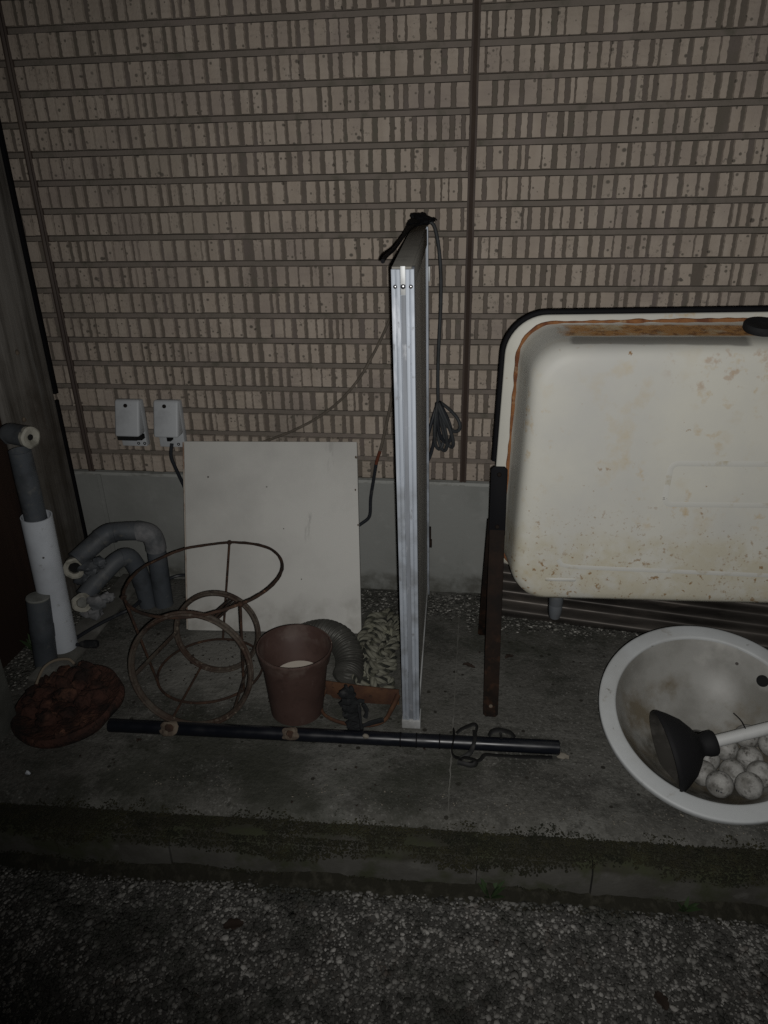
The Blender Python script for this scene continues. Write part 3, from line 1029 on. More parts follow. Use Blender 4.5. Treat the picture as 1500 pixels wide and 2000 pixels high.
ext([(.0015, .0345), (FW - .0015, .0345), (FW - .0015, FD - .0305), (.0015, FD - .0305)], .0, .0255, 'bottom_rail', 'alu_worn')
ext([(.0015, .0345), (FW - .0015, .0345), (FW - .0015, FD - .0305), (.0015, FD - .0305)], FH - .0295, FH - .001, 'top_rail', 'alu_dark')
ext([(.001, .004), (FW - .0035, .004), (FW - .0035, FD), (.001, FD)], FH + .0002, FH + .003, 'top_cap', 'alu_dark', .0004)
for xx, yy, rr_ in ((.0053, .0012, .0030), (.0159, .0018, .0036), (.0265, .0012, .0030)):
    g = MB()
    m = fm @ frame_mtx((xx, yy, FH - .0225), (0, -1, 0))
    g.lathe([(rr_, -.001), (rr_ * .98, .0008), (rr_ * .75, .0019), (rr_ * .35, .0024), (.00005, .0025)], m, 16)
    obj('screw', g, 'steel', stile)
g = MB()
g.box((FW + .0003, FD - .020, FH - .098), (FW + .0035, FD - .002, FH - .070), fm)
lt = obj('latch_plate', g, 'alu_worn', fr_t, bevel=.0006)
for dz in (-.094, -.076):
    g = MB()
    g.lathe([(.003, 0), (.003, .0045), (.0015, .006), (.0001, .006)], fm @ frame_mtx((FW + .0035, FD - .011, FH + dz), (1, 0, 0)), 10)
    obj('bolt', g, 'leg_iron', lt)
g = MB()
g.box((FW + .0003, FD - .020, .145), (FW + .0045, FD - .004, .175), fm)
g.box((FW + .0003, FD - .018, .125), (FW + .0065, FD - .007, .143), fm)
obj('lower_latch', g, 'leg_iron', fr_t, bevel=.001)

# black tape and cable on top of it
cb = thing('taped_cable', (-.09, -.05, .85), 'dark cable taped over the top of the aluminium frame and hung in a coil', 'cable')
g = MB()
TOPZ = .855
for c, s, sd in (((-.098, -.045, TOPZ + .012), (.020, .026, .015), 1), ((-.086, -.035, TOPZ + .012), (.017, .020, .008), 2), ((-.107, -.075, TOPZ + .008), (.012, .03, .009), 3)):
    g.blob(c, s, sd, .38, 2.0, 3)
obj('tape', g, 'black', cb, angle=25)
for pth_, w_ in (([(-.108, -.06, TOPZ + .012), (-.113, -.12, TOPZ + .006), (-.114, -.19, TOPZ - .004), (-.114, -.23, TOPZ - .010)], .0042),
               ([(-.094, -.055, TOPZ + .016), (-.080, -.047, TOPZ + .013), (-.070, -.043, TOPZ + .017), (-.064, -.042, TOPZ + .012)], .006)):
    g = MB()
    sp = smooth_path(pth_, 6)
    g.tube([p + Vector((0, 0, .003 * mnoise.noise(p * 40))) for p in sp], [w_ * (.55 + .5 * abs(mnoise.noise(p * 60))) for p in sp], 8, flat=(.35, 1))
    obj('tape_end', g, 'black', cb, angle=25)
g = MB()
g.tube(smooth_path([(-.098, -.07, TOPZ + .008), (-.107, -.14, TOPZ + .004), (-.110, -.22, TOPZ - .003), (-.1145, -.33, TOPZ - .016), (-.116, -.43, TOPZ - .019), (-.115, -.478, TOPZ - .022)]), .0032, 8)
obj('cord', g, 'black', cb)
g = MB()
hang = smooth_path([(-.088, -.045, TOPZ + .012), (-.070, -.047, TOPZ + .003), (-.060, -.049, .82), (-.055, -.05, .77), (-.054, -.05, .71), (-.0565, -.05, .64), (-.058, -.05, .57), (-.057, -.05, .508)], 10)
g.tube(hang, .0037, 10)
obj('cord', g, 'grey_cable', cb)
def coil_loop(top, tip, wid, yo):
    top, tip = Vector(top), Vector(tip)
    ax = tip - top
    pr = Vector((-ax.z, 0, ax.x)).normalized()
    pts = []
    for a in np.linspace(0, 2 * math.pi, 40, endpoint=False):
        t = .5 - .5 * math.cos(a)
        s = math.sin(a) * wid * (.25 + .75 * t)
        pts.append(top + ax * t + pr * s + Vector((0, yo * math.sin(a), 0)))
    return pts
for tip, w_, yo, m in (((-.012, -.045, .442), .016, .012, 'grey_cable'), ((-.026, -.05, .405), .013, -.010, 'grey_cable'), ((-.034, -.046, .415), .017, .010, 'navy_cable'),
                       ((-.081, -.055, .372), .011, .008, 'navy_cable'), ((-.052, -.05, .40), .013, .012, 'grey_cable'), ((-.043, -.04, .393), .014, -.012, 'grey_cable')):
    g = MB()
    g.tube(coil_loop((-.057, -.05, .506), tip, w_, yo), .0038, 8, close=True)
    obj('coil_loop', g, m, cb)
g = MB()
g.blob((-.0565, -.05, .497), (.0075, .008, .012), 4, .35, 3, 2)
obj('tie', g, 'black', cb)

# cables hanging on the siding
g = MB()
g.tube(smooth_path([(-.105, -.016, .79), (-.135, -.012, .73), (-.158, -.010, .684), (-.182, -.010, .633), (-.208, -.010, .585), (-.233, -.010, .545), (-.275, -.010, .497), (-.329, -.010, .455), (-.39, -.010, .422), (-.441, -.010, .401), (-.49, -.008, .38), (-.53, -.006, .34)], 8), .0030, 8)
tag(obj('wall_cable', g, 'brown_cable', at=(-.3, 0, .4)), 'thin brown cable sagging across the siding above the white board', 'cable')
ck = thing('frayed_cable', (-.2, -.01, .2), 'brown cable with a black lower end hanging between white board and aluminium frame', 'cable')
g = MB()
g.tube(smooth_path([(-.150, -.012, .60), (-.156, -.011, .545), (-.164, -.010, .49), (-.178, -.010, .425), (-.190, -.010, .378)], 8), .0034, 8)
obj('sheath', g, 'brown_cable', ck)
g = MB()
g.tube(smooth_path([(-.190, -.010, .378), (-.196, -.010, .36), (-.200, -.010, .345)], 6), .0039, 8)
obj('rusty_joint', g, 'rusty_end', ck)
g = MB()
g.tube(smooth_path([(-.200, -.010, .345), (-.208, -.010, .30), (-.215, -.010, .258), (-.217, -.011, .222), (-.222, -.012, .207), (-.235, -.014, .196), (-.25, -.016, .185)], 8), .0040, 8)
obj('black_lead', g, 'navy_cable', ck)

# ------------------------------------------------------------------ pipes on the left
wp = thing('white_pipe', (-.868, -.30, 0), 'white plastic pipe standing upright with a grey elbow pipe in its top', 'pipe')
# axis from the floor up
wb, wt = V(-.872, -.315, -.02), V(-.850, -.33, .336)
d_ = (wt - wb).normalized()
g = MB()
m = frame_mtx(wb, d_)
L_ = (wt - wb).length
g.lathe([(.030, 0), (.030, L_), (.0275, L_), (.0275, L_ - .08)], m, 40, wob=.004)
obj('white_tube', g, 'pvc_white', wp)
ge = V(-.846, -.337, .50)
g = MB()
m2 = frame_mtx(wt - d_ * .09, (ge - (wt - d_ * .09)))
g.lathe([(.0215, 0), (.0215, .17), (.0205, .232)], m2, 32, wob=.004)
gp = obj('grey_tube', g, 'pvc_grey', wp)
g = MB()
elb = smooth_path([(-.866, -.330, .507), (-.858, -.333, .511), (-.845, -.338, .511), (-.822, -.346, .511), (-.808, -.351, .511)], 6)
g.tube([Vector((-.868, -.330, .492))] + elb, [.010] + [.0185] * 2 + [.0200] * (len(elb) - 2), 24)
obj('elbow', g, 'pvc_grey', wp)
g = MB()
m = frame_mtx((-.8085, -.351, .511), (.92, -.34, .0))
g.lathe([(.0202, -.006), (.0206, .002), (.0168, .0045), (.011, .0035), (.006, .001)], m, 28, wob=.10)
obj('end_ring', g, 'pvc_edge', wp)
g = MB()
g.lathe([(.0072, .0), (.005, .0012), (.0001, .0012)], m, 12)
obj('end_hole', g, 'hole', wp)

cp = thing('capped_pipe', (-.88, -.365, 0), 'short grey pipe stub with a pale flat cap beside the white pipe', 'pipe')
m = frame_mtx((-.884, -.37, -.02), V(.016, .008, .185))
g = MB()
g.lathe([(.0235, 0), (.0235, .085), (.0245, .087), (.0245, .115), (.0235, .117), (.0232, .182)], m, 32)
obj('tube', g, 'pvc_grey', cp)
g = MB()
g.lathe([(.0233, .1815), (.0238, .1835), (.0225, .186), (.0001, .187)], m, 32)
obj('cap', g, 'pvc_cap', cp)

def bent_pipe(name, pts, r, label):
    t = thing(name, pts[0], label, 'pipe', 'grey pipes bending out of the slab')
    g = MB()
    sp = smooth_path(pts, 10)
    g.tube(sp, [r * (1 + .02 * mnoise.noise(p * 30)) for p in sp], 24)
    obj('tube', g, 'pvc_grey', t)
    return t, sp
t1, sp1 = bent_pipe('bent_pipe', [(-.722, -.112, -.02), (-.720, -.114, .06), (-.717, -.116, .13), (-.716, -.118, .172), (-.722, -.120, .196), (-.742, -.126, .206), (-.775, -.134, .209), (-.812, -.147, .207), (-.838, -.176, .190), (-.862, -.215, .170)], .0222,
                    'rear grey pipe rising by the foundation and bending left above the other')
t2, sp2 = bent_pipe('bent_pipe', [(-.760, -.118, -.02), (-.762, -.122, .05), (-.766, -.128, .105), (-.776, -.140, .143), (-.793, -.160, .146), (-.814, -.190, .128), (-.832, -.222, .108), (-.842, -.245, .095)], .0205,
                    'front grey pipe arching low to the left under the other')
def sleeve(t, pts, r, name, m):
    g = MB()
    g.tube(pts, r, 24)
    return obj(name, g, m, t)
sleeve(t1, smooth_path([(-.7163, -.117, .155), (-.7160, -.118, .174), (-.7222, -.1202, .1962), (-.742, -.126, .206), (-.750, -.128, .2068)], 5), .0238, 'elbow_collar', 'pvc_dust')
sleeve(t1, smooth_path([(-.796, -.1412, .2083), (-.812, -.147, .207), (-.827, -.163, .199)], 5), .0236, 'elbow_collar', 'pvc_grey')
sleeve(t2, smooth_path([(-.7625, -.1232, .06), (-.766, -.128, .104), (-.7755, -.1395, .142), (-.789, -.155, .148)], 5), .0218, 'elbow_collar', 'pvc_grey')
for t, c, ax, rr_, ns in ((t1, (-.862, -.226, .158), (.42, -.8, .18), .0245, 3), (t2, (-.838, -.262, .090), (.30, -.82, .45), .0215, 7)):
    m = frame_mtx(c, ax)
    g = MB()
    g.lathe([(rr_ * .98, -.022), (rr_ * 1.02, 0), (rr_, .006), (rr_ * .82, .008), (rr_ * .55, .004), (rr_ * .5, -.012)], m, 28, wob=.12, seed=ns)
    obj('broken_end', g, 'pvc_edge', t)
    g = MB()
    g.lathe([(rr_ * .56, -.004), (rr_ * .3, -.006), (.0001, -.006)], m, 16)
    obj('end_hole', g, 'hole' if t is t1 else 'pvc_cap', t)
    g = MB()
    g.blob(Vector(c) + Vector((.028, .012, -.004)), (.022, .018, .017), ns, .45, 2, 3)
    g.blob(Vector(c) + Vector((.050, .020, .004)), (.016, .013, .013), ns + 2, .45, 2, 3)
    g.blob(Vector(c) + Vector((.008, .02, -.032)), (.024, .022, .022), ns + 5, .45, 2, 3)
    obj('fitting', g, 'pvc_grey' if t is t1 else 'pvc_dust', t)

gc = thing('ground_cable', (-.80, -.2, 0), 'black cable running along the foundation to a connector lying by the pipes', 'cable')
g = MB()
g.tube(smooth_path([(-.60, -.022, .034), (-.66, -.022, .031), (-.72, -.024, .030), (-.757, -.075, .025), (-.772, -.16, .022), (-.795, -.19, .018), (-.82, -.225, .016), (-.838, -.255, .014)], 8), .0042, 8)
obj('lead', g, 'navy_cable', gc)
g = MB()
g.tube(smooth_path([(-.838, -.255, .014), (-.852, -.290, .013), (-.845, -.312, .013), (-.828, -.315, .014)], 8), .0042, 8)
obj('lead', g, 'navy_cable', gc)
g = MB()
g.tube([(-.830, -.315, .015), (-.824, -.3148, .0155), (-.818, -.3146, .016), (-.795, -.312, .016), (-.790, -.3115, .016)], [.0055, .007, .0095, .0095, .007], 14)
obj('connector', g, 'grey_rubber', gc)

# ------------------------------------------------------------------ red-brown clods on a round tray
tr = thing('clod_tray', (-.745, -.515, 0), 'round red-brown tray heaped with crumbling clods at the lower left', 'tray')
tm = Matrix.Translation(V(-.745, -.513, .002)) @ Matrix.Rotation(R(6), 4, 'X') @ Matrix.Rotation(R(-4), 4, 'Y')
g = MB()
g.lathe([(.0001, 0), (.086, .000), (.101, .006), (.105, .016), (.104, .024), (.099, .027), (.092, .022), (.070, .017), (.0001, .016)], tm, 56, wob=.06, seed=4)
obj('tray', g, 'clay', tr, angle=60)
rk = random.Random(3)
cl0 = [(-.075, -.02, .03), (-.06, .035, .034), (-.03, .062, .032), (.012, .075, .036), (.045, .06, .042), (.064, .028, .033), (.030, .028, .045), (-.012, .02, .042), (-.045, -.005, .04),
      (-.055, -.05, .032), (-.02, -.035, .04), (.018, -.012, .042), (.055, -.012, .03), (-.005, -.07, .03), (.035, -.05, .030), (.078, .005, .024), (-.085, .012, .026), (.005, .045, .05), (-.035, .03, .048), (.04, .045, .055)]
cl = [(a * .88 - .010, b * .88 + .012, c) for a, b, c in cl0]
cl += [(rk.uniform(-.07, .085), rk.uniform(-.085, -.02), .024) for _ in range(9)]
for i, (a, b, c) in enumerate(cl):
    s = rk.uniform(.0125, .0195) if i < len(cl0) else rk.uniform(.004, .009)
    g = MB()
    g.blob(tm @ Vector((a, b, c - .002)), (s * rk.uniform(.8, 1.3), s * rk.uniform(.8, 1.2), s * rk.uniform(.6, .95)), i * 1.7, .5, 1.7, 3, Matrix.Rotation(rk.uniform(0, 6), 3, 'Z'))
    obj('clod', g, 'clay', tr, angle=55)
g = MB()
g.tube(smooth_path([(-.835, -.475, .03), (-.83, -.45, .05), (-.812, -.435, .06), (-.785, -.43, .062), (-.77, -.435, .055)], 8), .0028, 7)
obj('twine', g, 'twine', tr)

# ------------------------------------------------------------------ rusty wire plant stand
ws = thing('wire_plant_stand', (-.515, -.35, 0), 'rusty thin wire plant stand with a wide upper ring and a small floor ring', 'plant stand')
def ring_pts(c, r, n=64, tx=0, ty=0, j=.0):
    out = []
    for k in range(n):
        a = 2 * math.pi * k / n
        x, y = r * math.cos(a), r * math.sin(a)
        out.append(Vector((c[0] + x, c[1] + y, c[2] + x * tx + y * ty + j * mnoise.noise(Vector((math.cos(a) * 2, math.sin(a) * 2, 1))))))
    return out
UR = ring_pts((-.5057, -.3443, .222), .1565, 80, .07, -.02, .003)
LR = ring_pts((-.514, -.3586, .0045), .1095, 64)
g = MB()
g.tube([p + Vector((0, 0, .0008 * mnoise.noise(p * 90))) for p in UR], [.0028 * (1 + .4 * abs(mnoise.noise(p * 120))) for p in UR], 8, close=True)
obj('upper_ring', g, 'rust', ws)
g = MB()
g.tube(LR, .0028, 8, close=True)
obj('floor_ring', g, 'rust', ws)
for a0, a1 in ((91, 98), (214, 212), (318, 330)):
    p0 = Vector(UR[int(a0 / 360 * 80)])
    p1 = Vector(LR[int(a1 / 360 * 64)])
    g = MB()
    pp = [p0.lerp(p1, t) + Vector((0, 0, 0)) for t in np.linspace(0, 1, 14)]
    g.tube(pp, [.0025 * (1 + .3 * abs(mnoise.noise(p * 110))) for p in pp], 8)
    obj('upright', g, 'rust', ws)
for a0 in (91, 214, 318):
    g = MB()
    g.blob(UR[int(a0 / 360 * 80)], (.006, .006, .005), a0, .4, 2, 2)
    obj('weld', g, 'rust', ws)

# ------------------------------------------------------------------ rusty pot ring lying on its side
ps = thing('iron_pot_stand', (-.497, -.43, 0), 'rusty iron pot stand of two banded rings lying on its side under the wire stand', 'pot stand')
fc, rc = V(-.4833, -.513, .1195), V(-.4928, -.3487, .0925)
axis = (rc - fc).normalized()
def band_ring(c, r, w, name):
    m = frame_mtx(c, axis, (1, 0, 0))
    # channel section: two beads with a hollow between
    prof = []
    for k in range(9):
        t = k / 8
        prof.append((r - .0035 * math.sin(math.pi * t) + .0012, (t - .5) * w))
    prof2 = [(q[0] - .0042, q[1]) for q in prof[::-1]]
    g = MB()
    loops = [[m @ Vector((rr_ * math.cos(2 * math.pi * k / 72), rr_ * math.sin(2 * math.pi * k / 72), h)) for k in range(72)] for rr_, h in prof + prof2]
    g.rings(loops, close=True)
    o = obj(name, g, 'rust_brown', ps, angle=50)
    for s in (-1, 1):
        g = MB()
        g.tube([m @ Vector(((r + .0002) * math.cos(2 * math.pi * k / 72), (r + .0002) * math.sin(2 * math.pi * k / 72), s * w / 2)) for k in range(72)], .0030, 8, close=True)
        obj('bead', g, 'rust_brown', o)
    return m
mf = band_ring(fc, .1135, .013, 'front_ring')
mr_ = band_ring(rc, .087, .013, 'rear_ring')
def on_ring(m, r, deg):
    # deg measured from +X towards +Z
    x, z = math.cos(R(deg)), math.sin(R(deg))
    c = m.translation
    p = Vector((x, 0, z))
    p = (p - axis * p.dot(axis)).normalized()
    return c + p * r
for df, dr, w_ in ((188, 180, .010), (-46, -33, .010), (-113, -116, .0045)):
    a, b = on_ring(mf, .110, df), on_ring(mr_, .0835, dr)
    g = MB()
    rad = ((a + b) / 2 - (fc + rc) / 2).normalized()
    g.tube([a.lerp(b, t) for t in np.linspace(-.02, 1.02, 10)], w_ * .5, 8, flat=(.45, 1), up=rad)
    obj('bar', g, 'rust_brown' if w_ > .008 else 'rust', ps)
for off in (-1, 0, 1):
    a, b = on_ring(mf, .110, 66 + off * 3.2), on_ring(mr_, .0835, 62 + off * 4.5)
    g = MB()
    g.tube([a.lerp(b, t) for t in np.linspace(-.02, 1.06, 10)], .0021, 7)
    obj('rod', g, 'rust', ps)

# ------------------------------------------------------------------ brown pot
pt = thing('flower_pot', (-.303, -.462, 0), 'brown plastic flower pot standing between the rusty stands and the duct hose', 'flower pot')
pm = Matrix.Translation(V(-.302, -.462, .001)) @ Matrix.Rotation(R(2), 4, 'Y')
g = MB()
g.lathe([(.0001, .0), (.047, 0), (.0505, .003), (.0615, .118), (.0618, .120), (.0655, .1215), (.0705, .146), (.0712, .149), (.0702, .1515), (.0678, .151), (.0640, .124), (.0600, .119), (.0485, .006), (.0001, .005)], pm, 56)
obj('pot_body', g, 'pot', pt, angle=35)
g = MB()
g.lathe([(.0001, .079), (.0475, .079), (.048, .076), (.044, .073), (.0001, .073)], pm @ Matrix.Translation((.004, .004, 0)), 36)
tag(obj('pale_disc', g, 'foam', at=(-.30, -.458, .06)), 'pale round disc lying inside the brown flower pot', 'disc')

# ------------------------------------------------------------------ flexible duct
g = MB()
dp = smooth_path([(-.335, -.262, .030), (-.305, -.268, .046), (-.272, -.288, .062), (-.240, -.312, .064), (-.219, -.338, .050), (-.213, -.364, .034), (-.216, -.388, .027)], 40)
rad = [.0270 + .0032 * math.sin(i * 2 * math.pi / 9) for i in range(len(dp))]
g.tube(dp, rad, 26, cap=False)
rad2 = [r_ - .0015 for r_ in rad]
g2 = MB()
g2.tube(dp, rad2, 26, cap=False)
g.add(g2.v, [q[::-1] for q in g2.f])
tag(obj('duct_hose', g, 'duct', at=(-.26, -.32, 0), angle=80), 'ribbed grey flexible duct hose curled behind the brown flower pot', 'hose')

# ------------------------------------------------------------------ rope heap
rp = thing('rope', (-.165, -.26, 0), 'heap of thick pale twisted rope left of the aluminium frame', 'rope')
ctrl = []
rk = random.Random(21)
def loop_at(cx, cy, rx, ry, z, n, a0, turns):
    for k in range(int(n * turns)):
        a = a0 + 2 * math.pi * k / n
        ctrl.append((cx + rx * math.cos(a) + rk.uniform(-.004, .004), cy + ry * math.sin(a) + rk.uniform(-.004, .004), z + rk.uniform(0, .010)))
loop_at(-.168, -.215, .040, .055, .012, 9, 0, 1.1)
loop_at(-.170, -.225, .022, .030, .022, 7, .6, 1.2)
loop_at(-.166, -.262, .041, .040, .034, 9, 2.2, 1.2)
ctrl += [(-.205, -.30, .014), (-.17, -.318, .018), (-.135, -.312, .016), (-.128, -.33, .016), (-.15, -.345, .014), (-.185, -.350, .014), (-.202, -.362, .013), (-.19, -.382, .012), (-.16, -.375, .013), (-.132, -.366, .013), (-.126, -.385, .012), (-.15, -.398, .011)]
loop_at(-.160, -.335, .030, .028, .032, 7, 3.9, 1.3)
loop_at(-.168, -.20, .034, .046, .026, 8, 1.0, 1.2)
loop_at(-.165, -.29, .036, .034, .040, 8, 5.0, 1.2)
ctrl += [(-.135, -.28, .045), (-.128, -.22, .036), (-.132, -.16, .022), (-.15, -.13, .014)]
ctrl = [(min(c[0], -.1255), c[1], c[2]) for c in ctrl]
core = smooth_path(ctrl, 16)
dist = [0]
for a, b in zip(core, core[1:]):
    dist.append(dist[-1] + (b - a).length)
for s in range(3):
    pts = []
    u = Vector((0, 0, 1))
    for i, p in enumerate(core):
        t = (core[min(i + 1, len(core) - 1)] - core[max(i - 1, 0)]).normalized()
        u = (u - t * u.dot(t)).normalized()
        w = t.cross(u)
        a = dist[i] / .034 * 2 * math.pi + s * 2 * math.pi / 3
        pts.append(p + (u * math.cos(a) + w * math.sin(a)) * (.0042 if s else .0036))
    g = MB()
    g.tube(pts, .0042 if s else .0032, 8)
    obj('strand', g, 'rope_dark' if s == 0 else 'rope_pale', rp)  # the dark strand is painted shade for the gaps between the pale ones

# ------------------------------------------------------------------ rusty scoop plate with hoop
hp = thing('rusty_hoop', (-.18, -.45, 0), 'orange rusty plate with a hoop, lying between flower pot and black pipe', 'scrap iron')
g = MB()
n = 30
loops = []
for k in range(n + 1):
    t = k / n
    x = -.253 + .148 * t
    y = -.420 - .010 * t - .006 * math.sin(math.pi * t)
    h = .040 + .004 * math.sin(t * 3) - .003 * t
    lo_ = .004 if t > .08 else .010
    loops.append([V(x, y - .0015, lo_), V(x, y + .0025, lo_), V(x, y + .004, h), V(x, y, h)])
g.rings(loops)
obj('plate', g, 'rust_orange', hp, bevel=.0006)
g = MB()
hoop = smooth_path([(-.252, -.424, .022), (-.256, -.447, .014), (-.248, -.474, .0075), (-.222, -.491, .006), (-.188, -.499, .006), (-.150, -.497, .0065), (-.127, -.484, .009), (-.116, -.458, .016), (-.107, -.431, .026)], 8)
g.tube(hoop, [.0048 + .0038 * max(0, (i / len(hoop) - .68) * 3) for i in range(len(hoop))], 10, flat=(1, .65))
obj('hoop', g, 'rust_orange', hp)

# dark rag-like clump in front of it
ck2 = thing('rubber_clump', (-.183, -.505, 0), 'crumpled black rubber clump propped on the black pipe inside the rusty hoop', 'rubber clump')
g = MB()
body = smooth_path([(-.178, -.512, .010), (-.182, -.507, .024), (-.188, -.502, .042), (-.192, -.497, .060), (-.193, -.493, .078)], 6)
g.tube(body, [.0125 * (1 + .35 * math.sin(i * 1.5)) for i in range(len(body))], 14, flat=(1.0, .9))
for i, p in enumerate(body[::2]):
    g.blob(p + Vector((.004 * math.sin(i * 2), -.004, 0)), (.013, .011, .006), i, .7, 2.2, 2)
obj('wad', g, 'grey_rubber', ck2, angle=45)
for pts in ([(-.190, -.494, .07), (-.195, -.492, .082), (-.197, -.491, .091)], [(-.188, -.494, .07), (-.186, -.493, .080), (-.187, -.492, .090)], [(-.182, -.500, .055), (-.172, -.498, .062), (-.163, -.496, .060)],
            [(-.174, -.497, .060), (-.170, -.508, .043), (-.166, -.520, .028), (-.163, -.529, .022)], [(-.165, -.496, .055), (-.158, -.500, .042), (-.160, -.505, .03)], [(-.170, -.512, .013), (-.15, -.502, .016), (-.128, -.492, .017)]):
    g = MB()
    sp = smooth_path(pts, 6)
    g.tube(sp, [.0046 * (1 + .5 * mnoise.noise(p * 150)) for p in sp], 8, flat=(1, .7))
    obj('strip', g, 'grey_rubber', ck2)

# ------------------------------------------------------------------ black pipe along the front
bp = thing('black_pipe', (-.22, -.543, 0), 'long glossy black pipe lying along the front of the ledge', 'pipe')
A_, B_ = V(-.640, -.557, .0140), V(.192, -.528, .0140)
g = MB()
n = 60
g.tube([A_.lerp(B_, k / n) for k in range(n + 1)], [.0125 + .00035 * mnoise.noise(Vector((k * .6, 0, 0))) for k in range(n + 1)], 24, cap=False)
obj('tube', g, 'pipe_black', bp)
for p, q in ((A_, B_), (B_, A_)):
    g = MB()
    m = frame_mtx(p, p - q)
    g.lathe([(.0126, -.001), (.0122, .0004), (.0105, .0004), (.0105, -.02), (.0001, -.02)], m, 24)
    obj('pipe_end', g, 'black', bp)
for t, s in ((.145, 1.0), (.418, .85)):
    c = A_.lerp(B_, t)
    dirv = Vector((0, -.74, .67)).normalized()
    m = frame_mtx(c + dirv * .0115, dirv)
    g = MB()
    g.blob(m.translation, (.0185 * s, .0150 * s, .0042), t * 9, .35, 1.3, 3, m.to_3x3())
    mr2 = obj('mud_patch', g, 'mud', bp, angle=75)
    g = MB()
    g.blob(m.translation + dirv * .0028, (.0085 * s, .0075 * s, .0030), t * 4, .35, 1.3, 3, m.to_3x3())
    obj('dark_core', g, 'rust', mr2, angle=75)
g = MB()
c = A_.lerp(B_, .585)
g.blob(c + Vector((0, -.007, .010)), (.0062, .005, .005), 4, .3, 2, 2)
obj('stub', g, 'chip', bp)
for t in (.66, .695, .745):
    g = MB()
    c = A_.lerp(B_, t)
    m = frame_mtx(c, B_ - A_)
    g.lathe([(.0128, -.0012), (.0132, -.0006), (.0132, .0006), (.0128, .0012)], m, 24)
    obj('score', g, 'black', bp)

st = thing('black_strap', (.05, -.535, 0), 'tangled black plastic strap looped round the right end of the black pipe', 'strap')
def ribbon(pts, w, parent, m='strap_black', up=None, name='strap_loop'):
    g = MB()
    sp = smooth_path(pts, 8)
    sp = [p + Vector((.0, .0012 * mnoise.noise(p * 70), .0012 * mnoise.noise(p * 60 + Vector((3, 3, 3))))) for p in sp]
    g.tube(sp, [w * (.9 + .2 * mnoise.noise(p * 50)) for p in sp], 8, flat=(.22, 1), up=up)
    return obj(name, g, m, parent, angle=50)
ribbon([(.004, -.520, .012), (.004, -.522, .028), (.006, -.535, .0305), (.004, -.549, .024), (.003, -.556, .010), (.008, -.559, .003), (.020, -.560, .002)], .0075, st)
ribbon([(.010, -.528, .029), (.022, -.521, .036), (.040, -.514, .040), (.046, -.516, .036), (.044, -.522, .027)], .0042, st)
ribbon([(.042, -.519, .030), (.043, -.536, .0295), (.040, -.549, .022), (.034, -.556, .010), (.020, -.562, .004), (.018, -.572, .005)], .0044, st)
ribbon([(.020, -.560, .004), (.030, -.567, .010), (.046, -.570, .008), (.042, -.577, .004), (.026, -.577, .005), (.014, -.574, .005)], .0050, st)
ribbon([(.034, -.575, .005), (.052, -.566, .006), (.062, -.554, .008), (.085, -.551, .006), (.115, -.549, .005), (.150, -.546, .004), (.180, -.543, .004)], .0046, st)
ribbon([(.068, -.522, .022), (.074, -.518, .031), (.090, -.516, .033), (.105, -.516, .029), (.114, -.520, .021)], .0050, st)
ribbon([(.088, -.517, .0335), (.089, -.524, .0300), (.09, -.533, .0285)], .0022, st)

# ------------------------------------------------------------------ enamel sink on its side, on folding legs
sk = thing('enamel_sink', (.37, -.33, .2), 'big rust-spotted white enamel sink tipped upright with its underside to the viewer', 'sink')
SX0, SX1, SZ0, SZ1 = .064, .745, .205, .7290
def rrect(x0, x1, z0, z1, r, n=12):
    pts = []
    for cx, cz, a0 in ((x1 - r, z0 + r, -90), (x1 - r, z1 - r, 0), (x0 + r, z1 - r, 90), (x0 + r, z0 + r, 180)):
        for k in range(n + 1):
            a = R(a0 + 90 * k / n)
            pts.append((cx + r * math.cos(a), cz + r * math.sin(a)))
    return pts
def sk_pt(x, y, z):
    # whole sink leans a touch to the right and turns slightly away
    x2 = x + (z - .46) * .028
    return V(x2, y + (x - .06) * .03, z + (x - .06) * .010)
def sk_loop(inset, y, r, ex=0.0, ez=0.0):
    top = inset - .010 * min(1, max(0, inset - .004) / .012)     # the rim is narrower along the top
    return [sk_pt(x, y, z) for x, z in rrect(SX0 + inset, SX1 - inset, SZ0 + max(inset, .044), SZ1 - top, r)]
g = MB()
prof = [(.004, -.290, .064), (.0, -.292, .066), (.0, -.3005, .066), (.002, -.3030, .066), (.019, -.3032, .060), (.0225, -.3045, .058), (.0245, -.308, .056), (.0275, -.325, .056), (.0305, -.345, .055), (.0335, -.365, .055),
        (.0358, -.386, .055), (.0388, -.401, .056), (.0440, -.4115, .057), (.0515, -.4170, .058), (.0610, -.4193, .057), (.080, -.4205, .050), (.13, -.421, .035), (.20, -.421, .01)]
loops = [sk_loop(i_, y_, r_) for i_, y_, r_ in prof]
g.rings(loops, cap0=False, cap1=True)
g2 = MB()   # inner skin, a few millimetres behind
loops2 = [sk_loop(i_ + (.004 if q > 3 else 0), y_ + .0035, r_) for q, (i_, y_, r_) in enumerate(prof)][3:]
g2.rings(loops2, cap0=False, cap1=True)
g.add(g2.v, [q[::-1] for q in g2.f])
obj('basin', g, 'enamel', sk, angle=70)
